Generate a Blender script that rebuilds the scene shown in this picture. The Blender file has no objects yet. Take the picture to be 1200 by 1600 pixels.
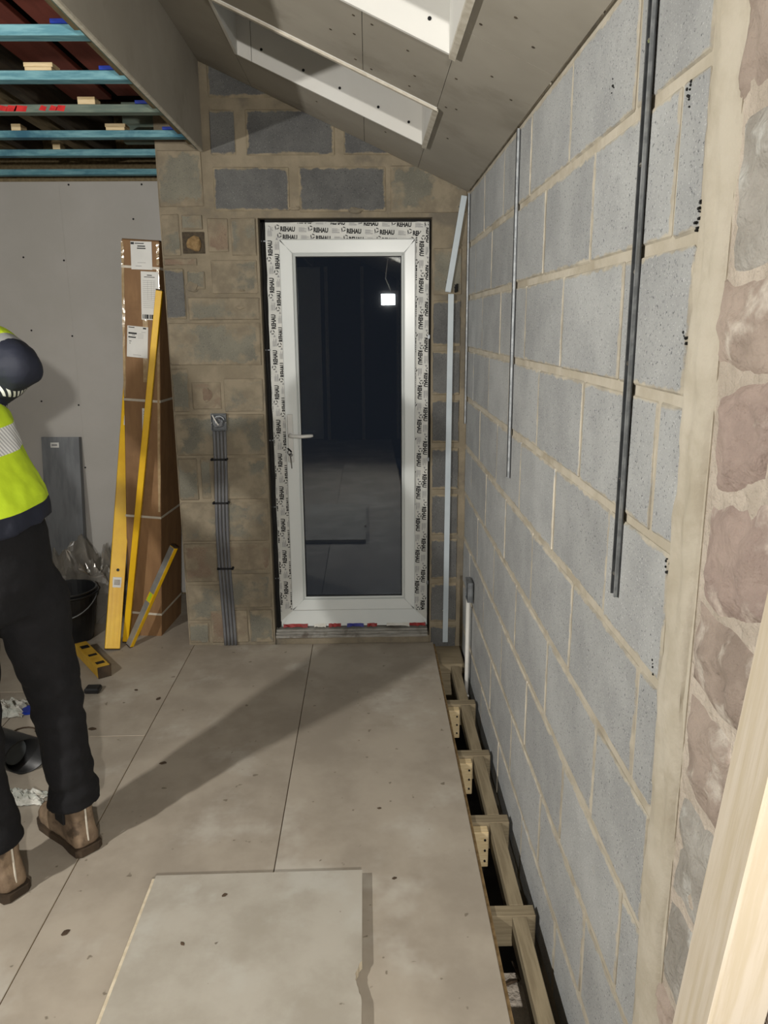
import bpy, bmesh, math, random
from mathutils import Vector, Matrix, noise
random.seed(7)
S = bpy.context.scene
COL = S.collection

# ------------------------------------------------------------------ camera
H = 1.62
cam_d = bpy.data.cameras.new('camera')
cam = bpy.data.objects.new('camera', cam_d); COL.objects.link(cam)
cam_d.sensor_fit = 'VERTICAL'; cam_d.sensor_height = 24.0
cam_d.lens = 1218.0 / 1600.0 * 24.0
cam_d.clip_start = 0.02
yv = Vector((-25, 293, -1218)).normalized()          # world +Y seen from the camera
zv = -Vector((36, -5063, -1218)).normalized()         # world +Z
zv = (zv - zv.dot(yv) * yv).normalized()
xv = yv.cross(zv)
cam.matrix_world = Matrix.Translation((0, 0, H)) @ Matrix((xv, yv, zv)).to_4x4()
S.camera = cam

# ------------------------------------------------------------------ world, exposure, work lights
w = bpy.data.worlds.new('night'); S.world = w; w.use_nodes = True
w.node_tree.nodes['Background'].inputs[0].default_value = (0.020, 0.022, 0.028, 1)
w.node_tree.nodes['Background'].inputs[1].default_value = 0.8
S.view_settings.view_transform = 'Standard'; S.view_settings.look = 'None'
S.view_settings.gamma = 1.0; S.view_settings.use_curve_mapping = False
S.view_settings.exposure = 0.0
LAMP_A = Vector((0.225, -1.15, 1.885)); POWER_A = 84.0
LAMP_B = Vector((-2.05, 0.55, 1.93)); POWER_B = 68.0
AIM_A = Vector((-.10, 3.2, 0.75)); AIM_B = Vector((.47, 2.0, 1.35))
def flood_light(name, loc, aim, power, col, sx=.07, sy=.055):
    """the light of an LED flood: a small panel shining forwards only"""
    l = bpy.data.lights.new(name, 'AREA'); l.energy = power; l.color = col; l.shape = 'RECTANGLE'; l.size = sx; l.size_y = sy
    o = bpy.data.objects.new(name, l); o.location = loc; COL.objects.link(o)
    o.rotation_euler = (Vector(aim)-Vector(loc)).to_track_quat('-Z', 'Y').to_euler(); return o
flood_light('work_light_beam', LAMP_A, AIM_A, POWER_A, (1.0, 0.965, 0.90))
flood_light('work_light_beam', LAMP_B, AIM_B, POWER_B, (1.0, 0.965, 0.90))

# ------------------------------------------------------------------ materials
def lin(c):
    return tuple(.8*((v/255)/12.92 if v/255 <= .04045 else ((v/255+.055)/1.055)**2.4) for v in c) + (1,)
class NT:
    def __init__(s, name):
        s.m = bpy.data.materials.new(name); s.m.use_nodes = True
        s.t = s.m.node_tree; s.b = s.t.nodes['Principled BSDF']; s.out = s.t.nodes['Material Output']
    def n(s, typ, **kw):
        nd = s.t.nodes.new(typ)
        for k, v in kw.items():
            if k.startswith('i_'): nd.inputs[k[2:].replace('_', ' ')].default_value = v
            else: setattr(nd, k, v)
        return nd
    def l(s, a, b): s.t.links.new(a, b)
    def math(s, op, a, b=None, clamp=False):
        nd = s.n('ShaderNodeMath', operation=op); nd.use_clamp = clamp
        for i, v in enumerate((a, b)):
            if v is None: continue
            if isinstance(v, (int, float)): nd.inputs[i].default_value = v
            else: s.l(v, nd.inputs[i])
        return nd.outputs[0]
    def mix(s, fac, a, b):
        nd = s.n('ShaderNodeMix', data_type='RGBA')
        for i, v in ((0, fac), (6, a), (7, b)):
            if isinstance(v, (int, float, tuple)): nd.inputs[i].default_value = v
            else: s.l(v, nd.inputs[i])
        return nd.outputs[2]
    def noise(s, vec, scale, detail=4, rough=.55, W=None):
        nd = s.n('ShaderNodeTexNoise', noise_dimensions='4D' if W is not None else '3D')
        nd.inputs['Scale'].default_value = scale; nd.inputs['Detail'].default_value = detail
        nd.inputs['Roughness'].default_value = rough
        s.l(vec, nd.inputs['Vector'])
        if W is not None: s.l(W, nd.inputs['W'])
        return nd.outputs[0]
    def step(s, v, lo, hi):
        nd = s.n('ShaderNodeMapRange', interpolation_type='SMOOTHSTEP'); nd.clamp = True
        s.l(v, nd.inputs[0]); nd.inputs[1].default_value = lo; nd.inputs[2].default_value = hi
        return nd.outputs[0]
    def bump(s, h, strength, dist):
        nd = s.n('ShaderNodeBump'); nd.inputs['Strength'].default_value = strength
        nd.inputs['Distance'].default_value = dist; s.l(h, nd.inputs['Height'])
        s.l(nd.outputs[0], s.b.inputs['Normal'])
M = {}
def pmat(name, c1, c2, scale=4., rough=.85, spk=None, bump=(.3, 120., .002), metal=0., spec=.3, streak=None, c3=None, s3=1.2, world=True, rnd=.0):
    """mottled surface: two tones, optional third patchy tone, optional speckle (colour, scale, threshold)"""
    t = NT(name)
    if world: vec = t.n('ShaderNodeNewGeometry').outputs['Position']
    else: vec = t.n('ShaderNodeTexCoord').outputs['Object']
    if streak:
        mp = t.n('ShaderNodeMapping'); mp.inputs['Scale'].default_value = streak; t.l(vec, mp.inputs[0]); sv = mp.outputs[0]
    else: sv = vec
    W = None
    if rnd:
        oi = t.n('ShaderNodeObjectInfo'); W = t.math('MULTIPLY', oi.outputs['Random'], 30.)
    col = t.mix(t.step(t.noise(sv, scale, 5, .6, W), .35, .65), lin(c1), lin(c2))
    if c3: col = t.mix(t.step(t.noise(vec, s3, 5, .6, W), .52, .68), col, lin(c3))
    if spk: col = t.mix(t.step(t.noise(vec, spk[1], 2, .5), spk[2], spk[2]+.05), col, lin(spk[0]))
    if rnd:
        hsv = t.n('ShaderNodeHueSaturation'); t.l(col, hsv.inputs['Color'])
        t.l(t.math('ADD', t.math('MULTIPLY', oi.outputs['Random'], rnd), 1 - rnd/2), hsv.inputs['Value']); col = hsv.outputs[0]
    t.l(col, t.b.inputs['Base Color'])
    t.b.inputs['Roughness'].default_value = rough; t.b.inputs['Metallic'].default_value = metal
    t.b.inputs['Specular IOR Level'].default_value = spec
    if bump: t.bump(t.noise(sv if streak else vec, bump[1], 4, .6), bump[0], bump[2])
    M[name] = t.m; return t
def blockmat(name, c1, c2, mortar, edge, spk_d, spk_l, smear=None, amt=.022):
    """concrete block face: pitted grey aggregate whose ragged rim is smeared with mortar"""
    t = NT(name); tc = t.n('ShaderNodeTexCoord'); g = tc.outputs['Generated']
    pos = t.n('ShaderNodeNewGeometry').outputs['Position']
    oi = t.n('ShaderNodeObjectInfo'); W = t.math('MULTIPLY', oi.outputs['Random'], 40.)
    sep = t.n('ShaderNodeSeparateXYZ'); t.l(g, sep.inputs[0])
    du = t.math('MULTIPLY', t.math('SUBTRACT', .5, t.math('ABSOLUTE', t.math('SUBTRACT', sep.outputs[0], .5))), .44)
    dv = t.math('MULTIPLY', t.math('SUBTRACT', .5, t.math('ABSOLUTE', t.math('SUBTRACT', sep.outputs[2], .5))), .22)
    d = t.math('MINIMUM', du, dv)
    nz = t.noise(pos, 22., 5, .65, W)
    d2 = t.math('ADD', d, t.math('MULTIPLY', t.math('SUBTRACT', nz, .5), amt*2.4))
    rim = t.math('SUBTRACT', 1., t.step(d2, edge*.6, edge*1.4))
    base = t.mix(t.step(t.noise(pos, 7., 4, .6, W), .3, .7), lin(c1), lin(c2))
    sp = t.noise(pos, 260., 3, .6)
    base = t.mix(t.step(sp, .60, .70), base, lin(spk_l))
    base = t.mix(t.step(t.noise(pos, 210., 4, .65, W), .57, .68), base, lin(spk_d))
    hsv = t.n('ShaderNodeHueSaturation'); t.l(base, hsv.inputs['Color'])
    t.l(t.math('ADD', t.math('MULTIPLY', oi.outputs['Random'], .16), .92), hsv.inputs['Value']); base = hsv.outputs[0]
    mo = t.mix(t.step(t.noise(pos, 14., 4, .6), .35, .65), lin(mortar), lin(tuple(int(v*.86) for v in mortar)))
    fac = rim
    if smear:
        fac = t.math('MAXIMUM', rim, t.math('MULTIPLY', t.step(t.noise(pos, smear[1], 6, .62, W), smear[0], smear[0]+.1), smear[2]))
    t.l(t.mix(fac, base, mo), t.b.inputs['Base Color'])
    t.b.inputs['Roughness'].default_value = .93; t.b.inputs['Specular IOR Level'].default_value = .2
    hgt = t.math('ADD', t.math('MULTIPLY', sp, .6), t.math('MULTIPLY', t.noise(pos, 60., 3, .6), .6))
    t.bump(t.math('MULTIPLY', hgt, t.math('SUBTRACT', 1., t.math('MULTIPLY', fac, .6))), .55, .004)
    M[name] = t.m
MORTAR = (209, 201, 184)
blockmat('block_clean', (170, 172, 173), (188, 190, 190), MORTAR, .007, (92, 95, 100), (222, 224, 224), smear=(.66, 6., .6), amt=.014)
blockmat('block_dark', (92, 92, 92), (110, 110, 108), (154, 142, 120), .012, (58, 58, 60), (138, 138, 136), smear=(.68, 5., .5), amt=.022)
blockmat('block_old', (112, 110, 100), (130, 127, 114), (150, 139, 119), .022, (84, 83, 80), (146, 143, 132), smear=(.46, 5.5, .9), amt=.06)
blockmat('block_red', (124, 106, 92), (138, 122, 104), (150, 139, 119), .026, (92, 80, 72), (146, 136, 122), smear=(.44, 6., .9), amt=.06)
pmat('mortar', (211, 203, 187), (195, 186, 168), 9., .95, bump=(.6, 70., .004), c3=(183, 173, 154), s3=5)
pmat('mortar_old', (150, 139, 119), (132, 122, 104), 6., .95, bump=(.6, 55., .005), c3=(116, 109, 97), s3=4)
pmat('stone', (188, 172, 160), (160, 145, 134), 9., .9, bump=(1., 30., .012), c3=(224, 215, 203), s3=12, rnd=.25)
pmat('stone_red', (186, 167, 157), (162, 144, 136), 11., .9, bump=(1., 30., .012), c3=(222, 208, 196), s3=11, rnd=.2)
pmat('stone_grey', (186, 182, 175), (160, 155, 147), 8., .85, bump=(1., 30., .015), c3=(208, 207, 202), s3=14, rnd=.15)
pmat('stone_mortar', (214, 202, 188), (192, 180, 166), 10., .95, bump=(1., 40., .015))
pmat('plaster_grey', (186, 183, 177), (192, 189, 184), 3., .9, bump=(.1, 300., .0005))
pmat('plaster_ceiling', (164, 158, 146), (174, 168, 156), 2.2, .9, bump=(.1, 300., .0005), c3=(154, 148, 136), s3=2.5)
pmat('plaster_white', (226, 224, 218), (232, 231, 226), 3., .8, bump=(.1, 300., .0005))
pmat('gypsum_edge', (214, 208, 194), (196, 188, 172), 30., .9)
pmat('floor_board', (178, 168, 153), (159, 149, 135), 3.6, .72, spk=((128, 118, 104), 26., .70), bump=(.15, 160., .001), c3=(190, 183, 171), s3=2.6, rnd=.07, spec=.35)
pmat('board_edge', (156, 130, 92), (126, 102, 68), 40., .9)
pmat('loose_board', (185, 179, 167), (169, 162, 149), 4.5, .75, spk=((120, 112, 100), 30., .74), bump=(.15, 160., .001), c3=(190, 186, 176), s3=3.4)
pmat('loose_edge_lit', (224, 212, 188), (206, 192, 166), 40., .9)  # pale tone for the light caught along the board's edge
pmat('concrete', (92, 86, 78), (74, 69, 62), 6., .95, bump=(.5, 40., .004))
pmat('pine', (210, 199, 182), (198, 185, 162), 6., .75, streak=(14, 14, .8), bump=(.2, 30., .001), world=False)
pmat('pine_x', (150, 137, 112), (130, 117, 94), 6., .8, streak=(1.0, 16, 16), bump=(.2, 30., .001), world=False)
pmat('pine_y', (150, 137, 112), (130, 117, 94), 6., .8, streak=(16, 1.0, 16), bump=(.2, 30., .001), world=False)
pmat('pine_pale', (226, 206, 166), (208, 184, 140), 8., .8, streak=(2, 20, 20), bump=(.2, 30., .001), world=False)
pmat('batten_blue', (86, 136, 150), (120, 168, 178), 5., .85, streak=(2.2, 14, 14), c3=(58, 106, 128), s3=3.5, bump=(.2, 40., .001))
pmat('batten_grey', (96, 112, 104), (118, 130, 118), 5., .85, streak=(2.2, 14, 14), bump=(.2, 40., .001))
pmat('timber_dull', (140, 124, 94), (118, 104, 78), 5., .9, streak=(14, 1.2, 14))
pmat('timber_dark', (84, 74, 60), (66, 58, 48), 5., .9, streak=(14, 1.2, 14))
pmat('red_sheet', (150, 80, 68), (132, 68, 58), 3., .8, streak=(6, .8, 6))
pmat('deck_dark', (44, 40, 36), (34, 31, 28), 4., .95)
pmat('red_spray', (214, 52, 50), (190, 36, 40), 30., .8)
pmat('blue_plastic', (30, 60, 170), (24, 48, 140), 10., .4, bump=None)
pmat('duct_grey', (96, 100, 102), (82, 86, 88), 5., .5, bump=None)
pmat('upvc', (222, 226, 224), (216, 221, 220), 2., .28, bump=None, spec=.5)
pmat('tape_film', (206, 206, 200), (190, 191, 186), 9., .4, bump=(.35, 28., .004), spec=.5)
pmat('ink_black', (22, 22, 24), (30, 30, 32), 60., .6, bump=None)
pmat('ink_grey', (140, 141, 142), (150, 150, 152), 60., .6, bump=None)
pmat('ink_faint', (172, 172, 172), (160, 160, 160), 60., .6, bump=None)
pmat('gap_dark', (38, 37, 36), (30, 29, 28), 12., .9)
pmat('rubber_black', (18, 18, 19), (24, 24, 25), 8., .5, bump=None)
pmat('black_plastic', (34, 35, 37), (26, 27, 29), 8., .38, bump=None, spec=.5)
pmat('black_matte', (22, 22, 24), (28, 28, 30), 8., .75)
pmat('cable_grey', (112, 113, 116), (98, 99, 103), 8., .5, bump=None)
pmat('cable_white', (226, 224, 218), (214, 212, 206), 8., .45, bump=None)
pmat('trunking', (196, 206, 212), (186, 197, 204), 5., .4, bump=None)
pmat('galvanised', (150, 154, 158), (120, 124, 128), 30., .38, metal=.6, bump=(.1, 90., .001))
pmat('galv_dark', (104, 107, 110), (82, 85, 88), 30., .4, metal=.15, bump=(.1, 90., .001))
pmat('bead_highlight', (176, 180, 183), (140, 144, 147), 40., .4, metal=.2, bump=None)  # paler metal tone, puts the highlight on the bead nose into its colour
pmat('chrome', (212, 212, 210), (200, 200, 198), 8., .22, metal=.9, bump=None)
pmat('handle_white', (218, 218, 214), (208, 208, 204), 8., .25, bump=None, spec=.6)
pmat('aluminium_sill', (172, 170, 164), (140, 137, 130), 9., .45, metal=.3, streak=(1.5, 20, 20), c3=(112, 104, 96), s3=9)
pmat('red_tape', (150, 32, 30), (126, 26, 26), 30., .5, bump=None)
pmat('blue_tape', (40, 44, 140), (34, 36, 116), 30., .5, bump=None)
pmat('white_scrap', (220, 219, 212), (200, 198, 190), 20., .7)
pmat('cardboard', (150, 115, 78), (136, 102, 68), 5., .7, streak=(4, 4, .8), bump=(.1, 90., .0006), c3=(128, 96, 63), s3=3, spec=.4)
pmat('cardboard_side', (104, 84, 64), (90, 72, 54), 5., .7, bump=None)
pmat('strap_white', (214, 206, 190), (202, 194, 178), 20., .4, bump=None)
pmat('clear_tape', (188, 164, 128), (170, 146, 110), 30., .14, bump=(.5, 40., .003), spec=.8)
pmat('paper', (232, 232, 228), (224, 224, 220), 6., .6, bump=None)
pmat('level_yellow', (244, 196, 24), (232, 180, 16), 8., .32, bump=None, spec=.5)
pmat('level_tan', (214, 172, 62), (196, 154, 50), 14., .5, bump=None)
pmat('level_silver', (196, 196, 192), (176, 176, 172), 16., .34, metal=.6, bump=None)
pmat('vial_green', (190, 214, 60), (170, 200, 50), 8., .25, bump=None)
pmat('steel_grey', (126, 129, 132), (110, 113, 116), 5., .42, metal=.35, streak=(5, 5, .7), bump=None)
pmat('jacket_lime', (206, 236, 40), (192, 222, 32), 7., .8, bump=(.4, 50., .003))
pmat('jacket_navy', (22, 28, 48), (16, 22, 38), 7., .85, bump=(.4, 50., .003))
pmat('denim_black', (24, 24, 27), (17, 17, 20), 9., .9, bump=(.5, 60., .003), spk=((92, 92, 94), 14., .74))
pmat('boot_tan', (142, 122, 100), (116, 98, 80), 16., .7, bump=(.5, 60., .003), c3=(88, 74, 60), s3=18)
pmat('boot_sole', (74, 60, 46), (56, 46, 36), 14., .8)
pmat('skin', (206, 158, 132), (196, 146, 120), 8., .6, bump=None)
pmat('hair_brown', (58, 42, 30), (44, 32, 24), 40., .7)
pmat('rag', (214, 212, 204), (176, 180, 172), 22., .8, bump=(.5, 40., .004), c3=(150, 130, 110), s3=20)
pmat('debris', (92, 76, 60), (74, 60, 48), 20., .9)
# reflective tape: pale with fine diagonal ribs
t = NT('reflective'); pos = t.n('ShaderNodeNewGeometry').outputs['Position']
wv = t.n('ShaderNodeTexWave', wave_type='BANDS', bands_direction='DIAGONAL'); wv.inputs['Scale'].default_value = 34.; wv.inputs['Distortion'].default_value = .4
t.l(pos, wv.inputs['Vector'])
t.l(t.mix(t.step(wv.outputs['Fac'], .25, .4), lin((150, 152, 156)), lin((240, 241, 240))), t.b.inputs['Base Color'])
t.b.inputs['Roughness'].default_value = .45; M['reflective'] = t.m
t = NT('reflective_dark'); pos = t.n('ShaderNodeNewGeometry').outputs['Position']
wv = t.n('ShaderNodeTexWave', wave_type='BANDS', bands_direction='DIAGONAL'); wv.inputs['Scale'].default_value = 36.
t.l(pos, wv.inputs['Vector'])
t.l(t.mix(t.step(wv.outputs['Fac'], .45, .55), lin((24, 28, 46)), lin((240, 241, 240))), t.b.inputs['Base Color'])
t.b.inputs['Roughness'].default_value = .45; M['reflective_dark'] = t.m
# hi-vis jacket: lime cloth, navy hem and lower sleeves, ribbed reflective bands
t = NT('jacket_cloth'); pos = t.n('ShaderNodeNewGeometry').outputs['Position']
def attr(nm): return t.n('ShaderNodeAttribute', attribute_name=nm).outputs['Fac']
def band(v, lo, hi): return t.math('MULTIPLY', t.math('GREATER_THAN', v, lo), t.math('LESS_THAN', v, hi))
hz, sl_, on = attr('height'), attr('along_sleeve'), t.math('GREATER_THAN', attr('on_sleeve'), .5)
off = t.math('SUBTRACT', 1., on)
wv = t.n('ShaderNodeTexWave', wave_type='BANDS', bands_direction='DIAGONAL'); wv.inputs['Scale'].default_value = 40.
t.l(pos, wv.inputs['Vector']); rib = t.step(wv.outputs['Fac'], .40, .55)
lime = t.mix(t.step(t.noise(pos, 7.), .35, .65), lin((206, 236, 40)), lin((190, 220, 34))); navy = lin((19, 25, 43))
refl = t.mix(rib, lin((186, 188, 190)), lin((240, 241, 240)))
c_ = t.mix(t.math('MULTIPLY', off, t.math('LESS_THAN', hz, 1.155)), lime, navy)
c_ = t.mix(t.math('MULTIPLY', off, band(hz, 1.295, 1.360)), c_, refl)
c_ = t.mix(t.math('MULTIPLY', on, band(sl_, .74, .91)), c_, lin((150, 152, 152)))
c_ = t.mix(t.math('MULTIPLY', on, t.math('GREATER_THAN', sl_, .91)), c_, navy)
c_ = t.mix(t.math('MULTIPLY', on, t.math('MAXIMUM', band(sl_, 1.08, 1.22), band(sl_, 1.40, 1.56))), c_, t.mix(rib, navy, lin((240, 241, 240))))
t.l(c_, t.b.inputs['Base Color']); t.b.inputs['Roughness'].default_value = .75; t.bump(t.noise(pos, 50.), .4, .003); M['jacket_cloth'] = t.m
# door glass: a double-glazed pane, part mirror, part see-through
t = NT('glass'); gl = t.n('ShaderNodeBsdfGlossy'); gl.inputs['Roughness'].default_value = .012
gl.inputs['Color'].default_value = (.93, .96, 1, 1)
tr = t.n('ShaderNodeBsdfTransparent'); tr.inputs['Color'].default_value = (.72, .78, .82, 1)
fr = t.n('ShaderNodeFresnel'); fr.inputs['IOR'].default_value = 1.5
mx = t.n('ShaderNodeMixShader'); t.l(t.math('ADD', t.math('MULTIPLY', fr.outputs[0], 1.7), .0, True), mx.inputs[0])
t.l(tr.outputs[0], mx.inputs[1]); t.l(gl.outputs[0], mx.inputs[2]); t.l(mx.outputs[0], t.out.inputs['Surface']); M['glass'] = t.m
# clear polythene
t = NT('polythene'); df = t.n('ShaderNodeBsdfDiffuse'); df.inputs['Color'].default_value = (.30, .28, .25, 1)
gl = t.n('ShaderNodeBsdfGlossy'); gl.inputs['Roughness'].default_value = .16
tr = t.n('ShaderNodeBsdfTransparent'); tr.inputs['Color'].default_value = (.85, .84, .80, 1)
m1 = t.n('ShaderNodeMixShader'); m1.inputs[0].default_value = .34; t.l(tr.outputs[0], m1.inputs[1]); t.l(df.outputs[0], m1.inputs[2])
m2 = t.n('ShaderNodeMixShader'); m2.inputs[0].default_value = .16; t.l(m1.outputs[0], m2.inputs[1]); t.l(gl.outputs[0], m2.inputs[2])
t.l(m2.outputs[0], t.out.inputs['Surface']); M['polythene'] = t.m
t = NT('lamp_glow'); t.b.inputs['Emission Color'].default_value = (1, .97, .92, 1); t.b.inputs['Emission Strength'].default_value = 40.; M['lamp_glow'] = t.m

# ------------------------------------------------------------------ mesh helpers
class MB:
    def __init__(s): s.v = []; s.f = []; s.mi = []
    def add(s, vs, fs, mi=0):
        o = len(s.v); s.v += [tuple(v) for v in vs]; s.f += [tuple(i+o for i in f) for f in fs]; s.mi += [mi]*len(fs); return s
    def box(s, x0, x1, y0, y1, z0, z1, mi=0, mat=None):
        vs = [Vector(p) for p in ((x0,y0,z0),(x1,y0,z0),(x1,y1,z0),(x0,y1,z0),(x0,y0,z1),(x1,y0,z1),(x1,y1,z1),(x0,y1,z1))]
        if mat is not None: vs = [mat @ v for v in vs]
        return s.add(vs, [(3,2,1,0),(4,5,6,7),(0,1,5,4),(1,2,6,5),(2,3,7,6),(3,0,4,7)], mi)
    def bbox(s, x0, x1, y0, y1, z0, z1, b=.003, mi=0, mat=None):
        """box with every edge chamfered"""
        b = min(b, (x1-x0)*.45, (y1-y0)*.45, (z1-z0)*.45)
        bm = bmesh.new(); bmesh.ops.create_cube(bm, size=1.0)
        for v in bm.verts: v.co = Vector(((x0+x1)/2+v.co.x*(x1-x0), (y0+y1)/2+v.co.y*(y1-y0), (z0+z1)/2+v.co.z*(z1-z0)))
        bmesh.ops.bevel(bm, geom=bm.edges[:], offset=b, segments=1, affect='EDGES')
        if mat is not None: bm.transform(mat)
        s.frombm(bm, mi); bm.free(); return s
    def frombm(s, bm, mi=0):
        bm.verts.index_update(); s.add([v.co.copy() for v in bm.verts], [[v.index for v in f.verts] for f in bm.faces], mi); return s
    def prism(s, pts, h, mi=0, mat=None):
        """polygon (x,y) counter-clockwise, z from 0 to h"""
        n = len(pts); vs = [Vector((p[0], p[1], 0)) for p in pts] + [Vector((p[0], p[1], h)) for p in pts]
        if mat is not None: vs = [mat @ v for v in vs]
        fs = [tuple(reversed(range(n))), tuple(range(n, 2*n))] + [(i, (i+1) % n, n+(i+1) % n, n+i) for i in range(n)]
        return s.add(vs, fs, mi)
    def tube(s, pts, r, seg=8, mi=0, cap=True):
        pts = [Vector(p) for p in pts]; rs = r if isinstance(r, (list, tuple)) else [r]*len(pts)
        vs = []; up = None
        for i, p in enumerate(pts):
            d = (pts[min(i+1, len(pts)-1)] - pts[max(i-1, 0)]).normalized()
            if up is None: up = Vector((0, 0, 1)) if abs(d.z) < .9 else Vector((1, 0, 0))
            a = d.cross(up).normalized(); b = a.cross(d).normalized(); up = b
            for k in range(seg):
                an = 2*math.pi*k/seg; vs.append(p + rs[i]*(math.cos(an)*a + math.sin(an)*b))
        fs = [(i*seg+k, i*seg+(k+1) % seg, (i+1)*seg+(k+1) % seg, (i+1)*seg+k) for i in range(len(pts)-1) for k in range(seg)]
        if cap: fs += [tuple(reversed(range(seg))), tuple((len(pts)-1)*seg+k for k in range(seg))]
        return s.add(vs, fs, mi)
    def rings(s, rings, mi=0, cap=True):
        """loft through lists of points of equal length"""
        n = len(rings[0]); vs = [p for r in rings for p in r]
        fs = [(i*n+k, i*n+(k+1) % n, (i+1)*n+(k+1) % n, (i+1)*n+k) for i in range(len(rings)-1) for k in range(n)]
        if cap: fs += [tuple(reversed(range(n))), tuple((len(rings)-1)*n+k for k in range(n))]
        return s.add(vs, fs, mi)
    def mesh(s, name, mats, smooth=False):
        me = bpy.data.meshes.new(name); me.from_pydata(s.v, [], s.f); 
        for m in (mats if isinstance(mats, (list, tuple)) else [mats]): me.materials.append(M[m])
        me.polygons.foreach_set('material_index', s.mi)
        if smooth: me.polygons.foreach_set('use_smooth', [True]*len(me.polygons))
        bm = bmesh.new(); bm.from_mesh(me); bmesh.ops.recalc_face_normals(bm, faces=bm.faces[:]); bm.to_mesh(me); bm.free()
        me.update(); return me
    def build(s, name, mats, parent=None, loc=None, smooth=False):
        """link as one mesh object, its origin at the foot of its own box"""
        if loc is None:
            xs = [v[0] for v in s.v]; ys = [v[1] for v in s.v]; zs = [v[2] for v in s.v]
            c = Vector(((min(xs)+max(xs))/2, (min(ys)+max(ys))/2, min(zs)))
            s.v = [(v[0]-c.x, v[1]-c.y, v[2]-c.z) for v in s.v]; loc = c
        return put(name, s.mesh(name, mats, smooth), parent, loc)
def wloc(p):
    m = Matrix.Identity(4)
    while p: m = Matrix.LocRotScale(p.location, p.rotation_euler, p.scale) @ m; p = p.parent
    return m
def put(name, me, parent=None, loc=(0, 0, 0), rot=(0, 0, 0)):
    o = bpy.data.objects.new(name, me); COL.objects.link(o)
    if parent is not None:
        o.parent = parent
        inv = wloc(parent).inverted(); m = inv @ Matrix.LocRotScale(Vector(loc), __import__('mathutils').Euler(rot), None)
        o.location = m.to_translation(); o.rotation_euler = m.to_euler()
    else: o.location = loc; o.rotation_euler = rot
    return o
def empty(name, loc, label=None, cat=None, group=None, kind=None):
    o = bpy.data.objects.new(name, None); COL.objects.link(o); o.location = loc; o.empty_display_size = .05
    return tag(o, label, cat, group, kind)
def tag(o, label=None, cat=None, group=None, kind=None):
    if label: o['label'] = label
    if cat: o['category'] = cat
    if group: o['group'] = group
    if kind: o['kind'] = kind
    return o
def struct(o, label=None): return tag(o, label, None, None, 'structure')
def evaluated(me, mods):
    o = bpy.data.objects.new('tmp', me); COL.objects.link(o)
    for typ, kw in mods:
        m = o.modifiers.new(typ, typ)
        for k, v in kw.items(): setattr(m, k, v)
    dg = bpy.context.evaluated_depsgraph_get(); dg.update()
    r = bpy.data.meshes.new_from_object(o.evaluated_get(dg)); bpy.data.objects.remove(o); return r
def rr(a, b): return random.uniform(a, b)
def fbm(p, s): return noise.fractal(Vector(p)*s, 1., 2., 4)

# ================================================================== STRUCTURE
XW, YB, YP = .472, 3.81, 4.63
ZE, SL = 2.205, .4527                      # ceiling height over the right wall, ceiling slope
def zc(x): return ZE + SL*(XW - x)
# ---- subfloor, joists, boards
floor = struct(MB().box(-3.3, .62, -3.6, 4.9, -.50, -.44).build('floor', 'concrete'), 'boarded floor on timber joists, open along the block wall')
def board(x0, x1, y0, y1):
    m = MB(); m.bbox(x0+.0012, x1-.0012, y0+.0012, y1-.0012, -.022, 0, .0015)
    m.mi = [0]*len(m.mi); o = m.build('board', ['floor_board', 'board_edge'], floor)
    for p in o.data.polygons:
        if abs(p.normal.z) < .5: p.material_index = 1
    return o
xs = [.322, -.306, -.925, -1.545, -2.165, -2.785, -3.25]
cuts = [[3.806, 1.36, -1.04, -3.5], [3.806, 2.24, -.16, -2.56, -3.5], [4.62, 2.89, .49, -1.91, -3.5], [4.62, 3.3, .9, -1.5, -3.5], [4.62, 2.5, .1, -2.3, -3.5], [4.62, 3.1, .7, -1.7, -3.5]]
cuts[0] = [3.806, 1.30, -1.1, -3.5]; cuts[1] = [3.806, 1.42, -.98, -3.5]
for i, c in enumerate(cuts):
    for a, b in zip(c[1:], c[:-1]): board(xs[i+1], xs[i], a, b)
jy = [3.18, 2.755, 2.335, 1.905, 1.49, 1.08, .66]
for y in jy + [.24, -.18, -.6]:
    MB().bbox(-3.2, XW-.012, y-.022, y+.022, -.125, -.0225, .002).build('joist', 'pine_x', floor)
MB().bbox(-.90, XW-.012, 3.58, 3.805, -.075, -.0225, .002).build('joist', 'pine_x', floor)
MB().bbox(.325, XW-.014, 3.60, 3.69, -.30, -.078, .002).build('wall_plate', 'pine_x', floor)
ys = [3.58] + jy
for x, y0, y1 in ((.3222, 1.301, 3.80), (.3222, -1.09, 1.299)):
    MB().bbox(x, x+.009, y0, y1, -.015, -.008, .001).build('board_tongue', 'board_edge', floor)
MB().bbox(.324, XW-.01, 1.44, 1.86, -.44, -.19, .004).build('footing', 'stone_mortar', floor)
for a, b in zip(ys[1:], ys[:-1]):
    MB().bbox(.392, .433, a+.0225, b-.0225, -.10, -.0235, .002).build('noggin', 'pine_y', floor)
for y in (3.18, 2.755, 2.335):                                    # packers screwed to the joist sides under the gap
    MB().bbox(.326, .384, y-.062, y-.0245, -.165, -.032, .002).build('packer', 'pine_pale', floor)
    sc = MB()
    for z in (-.06, -.10, -.14): sc.tube([(.372, y-.066, z), (.372, y-.060, z)], .004, 6)
    sc.build('screw_heads', 'black_matte', floor)
for k in range(9):                                                # offcuts and dust lying on the slab in the gap
    x, y = rr(.33, .45), rr(1.5, 1.88); a = rr(0, 3.1); l = rr(.02, .05)
    MB().tube([(x-l*math.cos(a), y-l*math.sin(a), -.184), (x, y, -.181), (x+l*math.cos(a), y+l*math.sin(a), -.185)], [.003, .006, .003], 5).build('wood_chip', 'debris', floor)

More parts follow.
